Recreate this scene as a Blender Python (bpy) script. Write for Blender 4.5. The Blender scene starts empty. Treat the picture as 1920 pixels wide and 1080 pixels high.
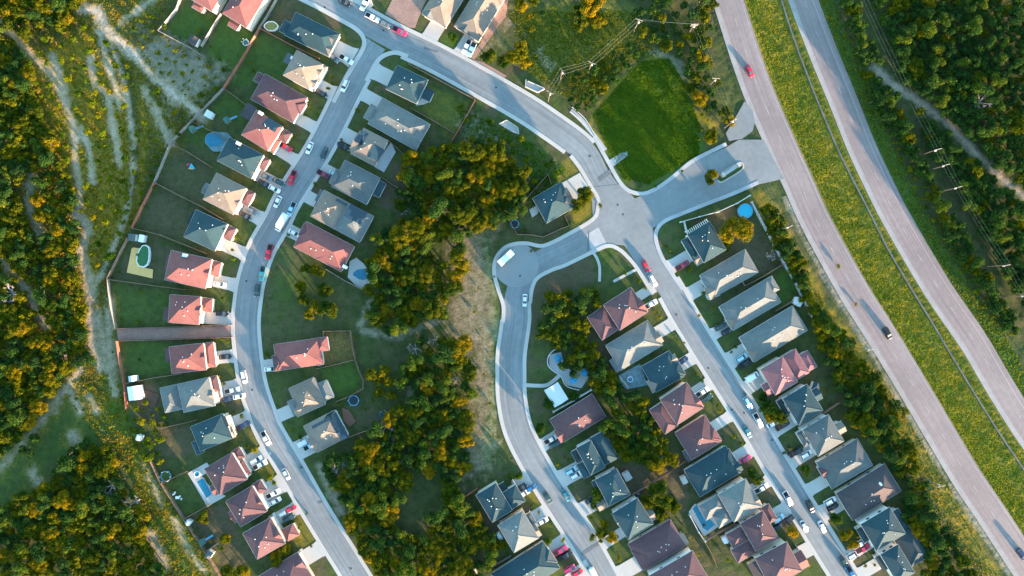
import bpy, math, random
import numpy as np
from mathutils import Vector, Matrix
random.seed(7); RNG = np.random.default_rng(7)
S = bpy.context.scene; COL = S.collection
H = 262.0            # camera height in metres
K = 0.2              # metres per photo pixel on the ground
def P(u, v, z=0.0):
    k = K*(H-z)/H
    return ((u-960)*k, (540-v)*k, z)
# ------------------------------------------------------------------ materials
def mat(name, col, rough=0.8, spec=0.3, noise=None, bump=0.0, metal=0.0, rnd=0.0, scale=1.0, trans=0.0):
    m = bpy.data.materials.new(name); m.use_nodes = True
    nt = m.node_tree; N = nt.nodes; L = nt.links; b = N['Principled BSDF']; out = N['Material Output']
    b.inputs['Base Color'].default_value = (*col, 1); b.inputs['Roughness'].default_value = rough
    b.inputs['Specular IOR Level'].default_value = spec; b.inputs['Metallic'].default_value = metal
    geo = N.new('ShaderNodeNewGeometry')
    last = None
    if noise or rnd:
        last = N.new('ShaderNodeRGB'); last.outputs[0].default_value = (*col, 1); last = last.outputs[0]
    if noise:
        for (sc, amt) in noise:
            t = N.new('ShaderNodeTexNoise'); t.inputs['Scale'].default_value = sc*scale; t.inputs['Detail'].default_value = 4
            L.new(geo.outputs['Position'], t.inputs['Vector'])
            r = N.new('ShaderNodeMapRange'); r.inputs['From Min'].default_value = .3; r.inputs['From Max'].default_value = .7
            r.inputs['To Min'].default_value = 1-amt; r.inputs['To Max'].default_value = 1+amt
            L.new(t.outputs['Fac'], r.inputs['Value'])
            x = N.new('ShaderNodeVectorMath'); x.operation = 'SCALE'
            L.new(last, x.inputs[0]); L.new(r.outputs[0], x.inputs['Scale']); last = x.outputs[0]
    if rnd:
        oi = N.new('ShaderNodeObjectInfo'); r = N.new('ShaderNodeMapRange')
        r.inputs['To Min'].default_value = 1-rnd; r.inputs['To Max'].default_value = 1+rnd
        L.new(oi.outputs['Random'], r.inputs['Value'])
        x = N.new('ShaderNodeVectorMath'); x.operation = 'SCALE'
        L.new(last, x.inputs[0]); L.new(r.outputs[0], x.inputs['Scale']); last = x.outputs[0]
    if last is not None: L.new(last, b.inputs['Base Color'])
    if bump:
        t = N.new('ShaderNodeTexNoise'); t.inputs['Scale'].default_value = 2.2; t.inputs['Detail'].default_value = 5
        L.new(geo.outputs['Position'], t.inputs['Vector'])
        bn = N.new('ShaderNodeBump'); bn.inputs['Strength'].default_value = bump; bn.inputs['Distance'].default_value = .3
        L.new(t.outputs['Fac'], bn.inputs['Height']); L.new(bn.outputs[0], b.inputs['Normal'])
    return m

def shingle(name, col):
    m = mat(name, col, .85, .25, noise=[(.12, .12), (.6, .08), (3.0, .13)], rnd=.07)
    nt = m.node_tree; N = nt.nodes; L = nt.links
    tc = N.new('ShaderNodeNewGeometry'); w = N.new('ShaderNodeTexWave'); w.wave_type = 'BANDS'; w.bands_direction = 'Z'
    w.inputs['Scale'].default_value = 2.2; w.inputs['Distortion'].default_value = .6
    L.new(tc.outputs['Position'], w.inputs['Vector'])
    bn = N.new('ShaderNodeBump'); bn.inputs['Strength'].default_value = .35; bn.inputs['Distance'].default_value = .04
    L.new(w.outputs['Fac'], bn.inputs['Height']); L.new(bn.outputs[0], N['Principled BSDF'].inputs['Normal'])
    return m

def leafmat(name, ca, cb, cc, tr=.3):
    m = bpy.data.materials.new(name); m.use_nodes = True
    nt = m.node_tree; N = nt.nodes; L = nt.links; N.clear()
    out = N.new('ShaderNodeOutputMaterial'); mix = N.new('ShaderNodeMixShader'); mix.inputs[0].default_value = tr
    d = N.new('ShaderNodeBsdfDiffuse'); t = N.new('ShaderNodeBsdfTranslucent')
    oi = N.new('ShaderNodeObjectInfo'); geo = N.new('ShaderNodeNewGeometry')
    nz = N.new('ShaderNodeTexNoise'); nz.inputs['Scale'].default_value = .18; nz.inputs['Detail'].default_value = 3
    L.new(geo.outputs['Position'], nz.inputs['Vector'])
    nf = N.new('ShaderNodeTexNoise'); nf.inputs['Scale'].default_value = 1.6; L.new(geo.outputs['Position'], nf.inputs['Vector'])
    a = N.new('ShaderNodeMath'); a.operation = 'MULTIPLY_ADD'; a.inputs[1].default_value = .55
    L.new(oi.outputs['Random'], a.inputs[0]); 
    s = N.new('ShaderNodeMath'); s.operation = 'MULTIPLY_ADD'; s.inputs[1].default_value = 1.2; s.inputs[2].default_value = -.38
    L.new(nz.outputs['Fac'], s.inputs[0]); L.new(s.outputs[0], a.inputs[2])
    r = N.new('ShaderNodeValToRGB'); e = r.color_ramp.elements
    e[0].position = .15; e[0].color = (*ca, 1); e[1].position = .95; e[1].color = (*cc, 1)
    x = e.new(.55); x.color = (*cb, 1)
    L.new(a.outputs[0], r.inputs['Fac'])
    mr = N.new('ShaderNodeMapRange'); mr.inputs['To Min'].default_value = .55; mr.inputs['To Max'].default_value = 1.45
    L.new(nf.outputs['Fac'], mr.inputs['Value'])
    sc = N.new('ShaderNodeVectorMath'); sc.operation = 'SCALE'; L.new(r.outputs[0], sc.inputs[0]); L.new(mr.outputs[0], sc.inputs['Scale'])
    L.new(sc.outputs[0], d.inputs[0]); L.new(sc.outputs[0], t.inputs[0])
    L.new(d.outputs[0], mix.inputs[1]); L.new(t.outputs[0], mix.inputs[2]); L.new(mix.outputs[0], out.inputs[0])
    return m

def roadmat(name, col, lanes, rough=.75):
    """asphalt with tyre-worn bands that run along the road (UV: x along in metres, y across 0..1)"""
    m = mat(name, col, rough, .45, noise=[(.06, .12), (.5, .08), (6, .06)])
    nt = m.node_tree; N = nt.nodes; L = nt.links; b = N['Principled BSDF']
    src = b.inputs['Base Color'].links[0].from_socket
    uv = N.new('ShaderNodeUVMap'); mp = N.new('ShaderNodeMapping'); mp.inputs['Scale'].default_value = (.012, lanes, 1)
    L.new(uv.outputs[0], mp.inputs[0])
    t = N.new('ShaderNodeTexNoise'); t.inputs['Scale'].default_value = 1.6; t.inputs['Detail'].default_value = 5
    L.new(mp.outputs[0], t.inputs['Vector'])
    r = N.new('ShaderNodeMapRange'); r.inputs['From Min'].default_value = .3; r.inputs['From Max'].default_value = .7
    r.inputs['To Min'].default_value = .80; r.inputs['To Max'].default_value = 1.2
    L.new(t.outputs['Fac'], r.inputs['Value'])
    x = N.new('ShaderNodeVectorMath'); x.operation = 'SCALE'; L.new(src, x.inputs[0]); L.new(r.outputs[0], x.inputs['Scale'])
    L.new(x.outputs[0], b.inputs['Base Color'])
    return m

M = {}
M['asphalt'] = roadmat('asphalt', (.185, .205, .215), 7)
M['highway'] = roadmat('highway_asphalt', (.225, .182, .178), 16)
M['shoulder'] = mat('pale_shoulder', (.30, .28, .275), .85, .3, noise=[(.3, .12), (4, .1)])
M['concrete'] = mat('concrete', (.42, .41, .39), .85, .3, noise=[(.15, .07), (2.0, .05)])
M['concrete_dull'] = mat('weathered_concrete', (.36, .37, .38), .85, .3, noise=[(.2, .12), (2.5, .08)])
M['culdesac'] = mat('bulb_concrete', (.235, .25, .255), .8, .3, noise=[(.1, .08), (1.5, .05)])
M['drain'] = mat('drain_concrete', (.115, .125, .12), .9, .2, noise=[(.3, .25), (3, .2)])
M['paint'] = mat('road_paint', (.36, .345, .34), .7, .3, noise=[(2, .25)])
M['gravel'] = mat('pink_gravel', (.30, .19, .155), .95, .2, noise=[(.3, .12), (5, .30)], bump=.5)
M['mulch'] = mat('mulch_soil', (.10, .07, .05), .95, .1, noise=[(1, .2), (6, .3)])
M['grassflat'] = mat('kerb_grass', (.05, .085, .025), .95, .1, noise=[(.5, .25), (5, .3)])
ROOFC = {'teal': (.022, .056, .070), 'slate': (.085, .102, .108), 'grey': (.128, .146, .148), 'tan': (.190, .158, .132), 'red': (.185, .076, .075),
         'maroon': (.110, .060, .068), 'pink': (.22, .10, .115), 'brown': (.068, .058, .062), 'teal_dark': (.022, .045, .055)}
for k, c in ROOFC.items(): M['roof_'+k] = shingle('shingle_'+k, c)
M['wall_cream'] = mat('stucco_cream', (.62, .54, .45), .9, .2, noise=[(.8, .06)])
M['wall_white'] = mat('siding_white', (.70, .69, .66), .8, .3, noise=[(.8, .05)])
M['wall_brick'] = mat('brick_tan', (.45, .33, .25), .9, .2, noise=[(.8, .1), (6, .2)])
M['fascia'] = mat('fascia_white', (.55, .55, .53), .6, .4)
M['glass'] = mat('window_glass', (.03, .045, .06), .12, .6)
M['garage'] = mat('garage_door', (.66, .64, .60), .6, .4, noise=[(1, .04)])
M['vent'] = mat('vent_metal', (.75, .76, .76), .4, .5)
M['solar'] = mat('solar_panel', (.012, .035, .055), .22, .6)
M['fence'] = mat('fence_wood', (.27, .17, .13), .9, .2, noise=[(.3, .2), (3, .15)])
M['fence_red'] = mat('fence_sunlit_red', (.40, .15, .10), .9, .2, noise=[(.3, .2), (3, .15)])  # fence wood with the red of low sun put into its colour
M['fence_grey'] = mat('fence_weathered', (.30, .27, .25), .9, .2, noise=[(.3, .2), (3, .15)])
M['masonry'] = mat('masonry_pale', (.52, .52, .51), .85, .3, noise=[(.5, .1)])
M['bark'] = mat('bark', (.12, .085, .06), .95, .1, noise=[(3, .2)])
M['deadwood'] = mat('dead_wood', (.42, .36, .35), .9, .2)
M['pole'] = mat('pole_wood', (.16, .12, .10), .9, .2)
M['crossarm'] = mat('crossarm_pale', (.32, .31, .28), .7, .3)
M['wire'] = mat('wire_metal', (.22, .26, .24), .4, .5, metal=.3)
M['water'] = mat('pool_water', (.012, .17, .27), .08, .6, noise=[(.5, .15)])
M['water_green'] = mat('green_pool_water', (.025, .12, .04), .1, .5, noise=[(.8, .15)])
M['water_olive'] = mat('olive_pool_water', (.20, .20, .05), .1, .5, noise=[(.8, .1)])
M['water_blue'] = mat('pool_cover_blue', (.02, .38, .55), .5, .4)
M['deckwood'] = mat('deck_yellow', (.72, .44, .16), .8, .3, noise=[(.8, .06), (5, .06)])
M['deck_brown'] = mat('deck_brown', (.16, .08, .055), .85, .3, noise=[(.8, .06), (5, .1)])
M['manhole'] = mat('cast_iron', (.06, .06, .065), .7, .4)
M['patch'] = mat('asphalt_patch', (.12, .135, .145), .85, .3, noise=[(1, .15)])
M['patio_blue'] = mat('slate_tile', (.13, .22, .25), .7, .3, noise=[(.8, .25), (3, .15)])
M['white'] = mat('white_plastic', (.75, .76, .75), .5, .4)
M['metalroof'] = mat('metal_roof_white', (.50, .56, .57), .5, .3, noise=[(1, .03)])
M['umbrella'] = mat('umbrella_blue', (.06, .40, .62), .7, .3)
M['trampoline'] = mat('trampoline_mat', (.012, .03, .04), .7, .3)
M['frame_blue'] = mat('frame_blue', (.10, .28, .40), .5, .4)
M['bin'] = mat('bin_green', (.02, .10, .09), .5, .4)
M['tyre'] = mat('tyre', (.02, .02, .02), .9, .2)
M['rim'] = mat('rim', (.45, .46, .47), .35, .6, metal=.7)
M['lamp'] = mat('headlight_lens', (.85, .85, .82), .15, .7)
M['taillight'] = mat('tail_light_lens', (.4, .02, .02), .2, .6)
M['bedliner'] = mat('bed_liner', (.02, .02, .022), .8, .2)
CARC = {'white': (.74, .76, .78), 'black': (.012, .016, .02), 'grey': (.15, .18, .20), 'silver': (.45, .50, .53), 'red': (.52, .02, .05),
        'magenta': (.46, .03, .12), 'maroon': (.24, .03, .06), 'dark green': (.025, .07, .07), 'teal': (.02, .20, .25), 'blue': (.02, .14, .33),
        'light blue': (.30, .55, .65), 'navy': (.015, .035, .09)}
for k, c in CARC.items(): M['car_'+k] = mat('car_paint_'+k.replace(' ', '_'), c, .28, .6, rnd=.05)
M['leaf_oak'] = leafmat('oak_leaves', (.032, .068, .008), (.115, .120, .006), (.33, .205, .008), .35)
M['leaf_cedar'] = leafmat('cedar_leaves', (.018, .048, .014), (.038, .086, .016), (.11, .14, .010), .3)
M['leaf_shrub'] = leafmat('shrub_leaves', (.035, .08, .006), (.11, .15, .006), (.25, .20, .006))
M['leaf_green'] = leafmat('green_leaves', (.020, .055, .008), (.040, .085, .010), (.08, .12, .010))
M['grass_median'] = leafmat('median_grass', (.14, .22, .012), (.36, .32, .016), (.54, .34, .022), .4)
M['grass_verge'] = leafmat('verge_grass', (.085, .16, .010), (.17, .21, .014), (.27, .25, .016), .4)
M['grass_lush'] = leafmat('lush_grass', (.075, .17, .010), (.13, .22, .012), (.22, .26, .014), .4)
M['grass_wild'] = leafmat('wild_grass', (.06, .14, .012), (.19, .20, .014), (.36, .25, .02), .4)

# ------------------------------------------------------------------ object helpers
def raw(name, me, parent=None):
    o = bpy.data.objects.new(name, me); COL.objects.link(o)
    if parent: o.parent = parent
    return o
class MB:
    def __init__(s): s.v = []; s.f = []; s.m = []; s.mats = []
    def mi(s, m):
        if m not in s.mats: s.mats.append(m)
        return s.mats.index(m)
    def add(s, vs, fs, m):
        i = len(s.v); k = s.mi(m); s.v += [tuple(p) for p in vs]
        for f in fs: s.f.append([i+q for q in f]); s.m.append(k)
    def box(s, x0, x1, y0, y1, z0, z1, m, bot=True):
        s.add([(x0,y0,z0),(x1,y0,z0),(x1,y1,z0),(x0,y1,z0),(x0,y0,z1),(x1,y0,z1),(x1,y1,z1),(x0,y1,z1)],
              [(4,5,6,7),(0,1,5,4),(1,2,6,5),(2,3,7,6),(3,0,4,7)]+([(3,2,1,0)] if bot else []), m)
    def prism(s, pts, z0, z1, m, bot=False):
        n = len(pts); a = sum(pts[i][0]*pts[(i+1)%n][1]-pts[(i+1)%n][0]*pts[i][1] for i in range(n))
        if a < 0: pts = pts[::-1]
        s.add([(p[0],p[1],z0) for p in pts]+[(p[0],p[1],z1) for p in pts],
              [tuple(range(n,2*n))]+[(i,(i+1)%n,n+(i+1)%n,n+i) for i in range(n)]+([tuple(range(n-1,-1,-1))] if bot else []), m)
    def tube(s, a, b, r0, r1, m, n=6):
        a = Vector(a); b = Vector(b); d = (b-a)
        if d.length < 1e-6: return
        q = d.to_track_quat('Z','Y'); vs = []
        for c, r in ((a, r0), (b, r1)):
            for i in range(n): vs.append(c+q@Vector((r*math.cos(2*math.pi*i/n), r*math.sin(2*math.pi*i/n), 0)))
        s.add(vs, [(i,(i+1)%n,n+(i+1)%n,n+i) for i in range(n)]+[tuple(range(n-1,-1,-1)), tuple(range(n,2*n))], m)
    def mesh(s, name):
        me = bpy.data.meshes.new(name); me.from_pydata(s.v, [], s.f)
        for m in s.mats: me.materials.append(M[m])
        me.polygons.foreach_set('material_index', s.m); me.update(); return me
    def build(s, name, parent=None): return raw(name, s.mesh(name), parent)
def tag(o, label=None, cat=None, group=None, kind=None):
    if label: o['label'] = label
    if cat: o['category'] = cat
    if group: o['group'] = group
    if kind: o['kind'] = kind
    return o
def empty(name, loc, rz=0.0):
    o = bpy.data.objects.new(name, None); COL.objects.link(o); o.location = loc; o.rotation_euler = (0,0,rz); o.empty_display_size = .5
    return o
def copy_tree(o, parent=None):
    c = o.copy(); COL.objects.link(c); c.parent = parent
    for ch in KIDS(o): copy_tree(ch, c)
    return c
def KIDS(o): return list(o.children)
def struct(o): o['kind'] = 'structure'; return o
def slab(name, px, z, m, depth=.5, parent=None):
    b = MB(); b.prism([P(*p)[:2] for p in px], z-depth, z, m); o = b.build(name, parent)
    return struct(o) if not parent else o
# ------------------------------------------------------------------ curves in photo pixels
def smooth(pts, step=4.0):
    pts = [np.array(p, float) for p in pts]; n = len(pts); out = []
    for i in range(n-1):
        p0 = pts[max(i-1,0)]; p1 = pts[i]; p2 = pts[i+1]; p3 = pts[min(i+2,n-1)]
        k = max(2, int(np.linalg.norm(p2-p1)/step))
        for j in range(k):
            t = j/k
            out.append(.5*((2*p1)+(-p0+p2)*t+(2*p0-5*p1+4*p2-p3)*t*t+(-p0+3*p1-3*p2+p3)*t**3))
    out.append(pts[-1]); return np.array(out)
def normals(c):
    d = np.gradient(c, axis=0); d /= np.linalg.norm(d, axis=1)[:,None]+1e-9
    return np.stack([-d[:,1], d[:,0]], 1)      # to the right-hand side of travel in the picture
def ribbon(name, c, o0, o1, z, m, depth=.5, cols=1, stuff=False):
    n = normals(c); a = c+n*o0; b = c+n*o1; L = len(c)
    s = np.concatenate([[0], np.cumsum(np.linalg.norm(np.diff(c,axis=0),axis=1))])*K
    vs = []; fs = []; uvs = []
    W = cols+1
    for i in range(L):
        for j in range(W):
            q = a[i]+(b[i]-a[i])*j/cols; vs.append(P(q[0],q[1],0)[:2]+(z,))
    base = len(vs)
    for i in range(L): vs.append(P(*a[i])[:2]+(z-depth,)); vs.append(P(*b[i])[:2]+(z-depth,))
    uvi = []
    for i in range(L-1):
        for j in range(cols):
            f = (i*W+j, i*W+j+1, (i+1)*W+j+1, (i+1)*W+j); fs.append(f)
        fs.append((i*W, (i+1)*W, base+2*(i+1), base+2*i)); fs.append((i*W+W-1, base+2*i+1, base+2*(i+1)+1, (i+1)*W+W-1))
    me = bpy.data.meshes.new(name); me.from_pydata(vs, [], fs); me.materials.append(M[m])
    uvl = me.uv_layers.new(name='UVMap'); vi = np.empty(len(me.loops), int); me.loops.foreach_get('vertex_index', vi)
    tab = np.zeros((len(vs),2))
    for i in range(L):
        for j in range(W): tab[i*W+j] = (s[i], j/cols)
        tab[base+2*i] = (s[i],0); tab[base+2*i+1] = (s[i],1)
    uvl.data.foreach_set('uv', tab[vi].ravel())
    # make normals point up
    if len(me.polygons) and me.polygons[0].normal.z < 0: me.flip_normals()
    me.update(); o = raw(name, me)
    return o
C1 = smooth([(705,82),(692,103),(659,160),(604,270),(542,370),(519,416),(490,467),(472,521),(465,560),(461,610),(466,672),(475,725),(490,771),(506,811),(550,885),(593,960),(667,1080),(704,1140),(760,1230)])
C2 = smooth([(500,-58),(575,-20),(613,1),(668,33),(740,72),(830,116),(957,187),(1022,228),(1092,281),(1121,330),(1143,361),(1165,395),(1180,420)])
C4 = smooth([(1165,425),(1122,438),(1068,466),(1020,488),(985,515),(968,560),(967,602),(959,660),(958,700),(960,752),(974,812),(1014,888),(1058,958),(1096,1017),(1131,1080),(1165,1140),(1220,1230)])
C5 = smooth([(1180,415),(1200,450),(1224,495),(1254,540),(1283,592),(1336,678),(1401,780),(1457,875),(1527,990),(1583,1080),(1620,1142),(1680,1240)])
HL = smooth([(1290,-240),(1335,-95),(1365,0),(1414,150),(1464,270),(1498,345),(1532,420),(1598,540),(1645,615),(1698,702),(1762,810),(1811,892),(1862,968),(1935,1080),(2000,1175),(2100,1320)])
HR = smooth([(1440,-220),(1476,-95),(1507,0),(1545,100),(1581,187),(1614,270),(1645,337),(1683,412),(1758,540),(1826,640),(1873,720),(1930,810),(2000,905),(2110,1050)])
R5 = dict(C1=20.5, C2=22, C4=22, C5=21)
struct(ribbon('road', C1, -20.5, 20.5, .020, 'asphalt'))
struct(ribbon('road', C2, -22, 22, .028, 'asphalt'))
struct(ribbon('road', C4, -22, 22, .036, 'asphalt'))
struct(ribbon('road', C5, -21, 21, .044, 'asphalt'))
struct(ribbon('highway', HL, -28, 27, .05, 'highway')); struct(ribbon('highway', HR, -26, 27, .05, 'highway'))
struct(ribbon('road_shoulder', HL, 21, 29, .056, 'shoulder')); struct(ribbon('road_shoulder', HR, 20, 27.6, .056, 'shoulder'))
jx = [(1108,352),(1120,350),(1165,345),(1190,372),(1220,360),(1262,334),(1300,303),(1362,276),(1385,262),(1432,262),(1470,335),(1424,345),(1372,365),(1310,388),(1247,412),(1224,428),(1236,475),(1272,535),(1224,547),(1197,500),(1170,460),(1135,457),(1100,474),(1078,435),(1112,412)]
slab('road', jx, .060, 'asphalt')
slab('road', [(968+42*math.cos(a*math.pi/16), 497+42*math.sin(a*math.pi/16)) for a in range(32)], .052, 'culdesac')
slab('road', [(1100,440),(1122,426),(1138,458),(1110,472)], .066, 'concrete_dull')
slab('road', [(1361,250),(1378,222),(1396,190),(1411,206),(1416,228),(1411,246),(1392,260),(1367,264)], .064, 'asphalt')
def mark(c, off, w, z, dash=None, name='road_marking'):
    if dash is None: return struct(ribbon(name, c, off-w/2, off+w/2, z, 'paint', .004))
    b = MB(); n = normals(c); s = np.concatenate([[0], np.cumsum(np.linalg.norm(np.diff(c,axis=0),axis=1))])
    t = 0
    while t < s[-1]-dash[0]:
        q = []
        for tt in (t, t+dash[0]):
            cx = np.interp(tt, s, c[:,0]); cy = np.interp(tt, s, c[:,1]); nx = np.interp(tt, s, n[:,0]); ny = np.interp(tt, s, n[:,1])
            q.append(((cx+nx*(off-w/2), cy+ny*(off-w/2)), (cx+nx*(off+w/2), cy+ny*(off+w/2))))
        b.prism([P(*q[0][0])[:2], P(*q[1][0])[:2], P(*q[1][1])[:2], P(*q[0][1])[:2]], z-.004, z, 'paint')
        t += dash[1]
    return struct(b.build(name))
mark(HL, -2, .8, .058, (14, 58)); mark(HL, -24, .7, .058); mark(HL, 20, .7, .062)
mark(HR, -1, .8, .058, (14, 58)); mark(HR, -16, .8, .058); mark(HR, 19, .7, .062)
# sidewalks with kerb step
def sub(c, cond): return c[[cond(*p) for p in c]]
def walk(c, off=0, w=7.0, z=.14, m='concrete'): return struct(ribbon('sidewalk', c, off-w/2, off+w/2, z, m))
walk(sub(C1, lambda u,v: v>190), 24.5); walk(sub(C1, lambda u,v: v>135), -24.5)
walk(smooth([(470,-50),(556,-6),(600,16),(640,38),(667,54),(681,70),(682,88),(668,114),(650,144),(625,192)]), 0, 8, .144)
walk(smooth([(687,152),(700,128),(712,110),(728,101),(745,99),(765,106)]), 0, 8, .144)
walk(sub(C2, lambda u,v: u>760 and u<1078), 25.5); walk(sub(C2, lambda u,v: u<1098), -26)
walk(smooth([(1070,292),(1088,316),(1108,350),(1121,372),(1121,388),(1112,411),(1060,442),(1030,457),(1012,461),(985,456),(958,459),(940,470),(928,490),(927,515),(935,545),(944,575),(943,605)]), 0, 7, .148)
walk(sub(C4, lambda u,v: v>598), 25.5, 7); walk(sub(C4, lambda u,v: v>560), -25.5, 7)
walk(smooth([(994,568),(998,540),(1008,521),(1035,506),(1060,497),(1110,473),(1140,461),(1160,467),(1178,483),(1195,504),(1217,540),(1224,552)]), 0, 7, .148)
walk(sub(C5, lambda u,v: v>545), 24.5); walk(sub(C5, lambda u,v: v>530), -24.5)
walk(smooth([(1281,543),(1258,510),(1240,480),(1230,450),(1232,430),(1247,414),(1285,398),(1330,380),(1372,364),(1422,342)]), 0, 7, .148, 'concrete_dull')
walk(smooth([(1114,256),(1140,303),(1162,341),(1180,358),(1205,363),(1230,354),(1260,333),(1297,303),(1335,283),(1362,270)]), 0, 7, .148, 'concrete_dull')
for i, (u, v) in enumerate([(1158,384),(1168,402),(975,517),(462,527),(473,731),(658,1066),(1372,768),(1395,774),(1328,690),(609,14),(719,57),(930,164),(1106,293),(1268,590),(1447,825),(961,862),(541,430)]):
    b = MB(); c = P(u, v); b.tube((0,0,-.02),(0,0,.012),.42,.42,'manhole',16); o = b.build('manhole_cover'); o.location = (c[0], c[1], .07); o['label'] = 'round dark manhole cover set in the street asphalt'; o['category'] = 'manhole cover'; o['group'] = 'manhole covers in the streets'
for pts in ([(1088,1037),(1128,1012),(1131,1017),(1092,1042)], [(596,942),(612,934),(613,937),(598,945)], [(1120,335),(1143,318),(1147,324),(1124,341)], [(1100,470),(1103,432),(1105,432),(1104,470)], [(795,88),(822,96),(820,99),(795,92)]): slab('road_patch', pts, .068, 'patch', .02)
# garden paths
def path(pts, w, m='concrete', z=.12): return struct(ribbon('path', smooth(pts, 3), -w/2, w/2, z, m))
path([(985,722),(1020,723),(1034,717),(1050,703)], 7); path([(1110,472),(1118,482),(1124,500),(1124,528)], 5); path([(1198,503),(1178,513),(1150,528)], 5)
# ------------------------------------------------------------------ houses
ORD = ['first','second','third','fourth','fifth','sixth','seventh','eighth','ninth','tenth','eleventh','twelfth','thirteenth','fourteenth','fifteenth','sixteenth']
H1, H2 = 3.0, 5.6
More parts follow.
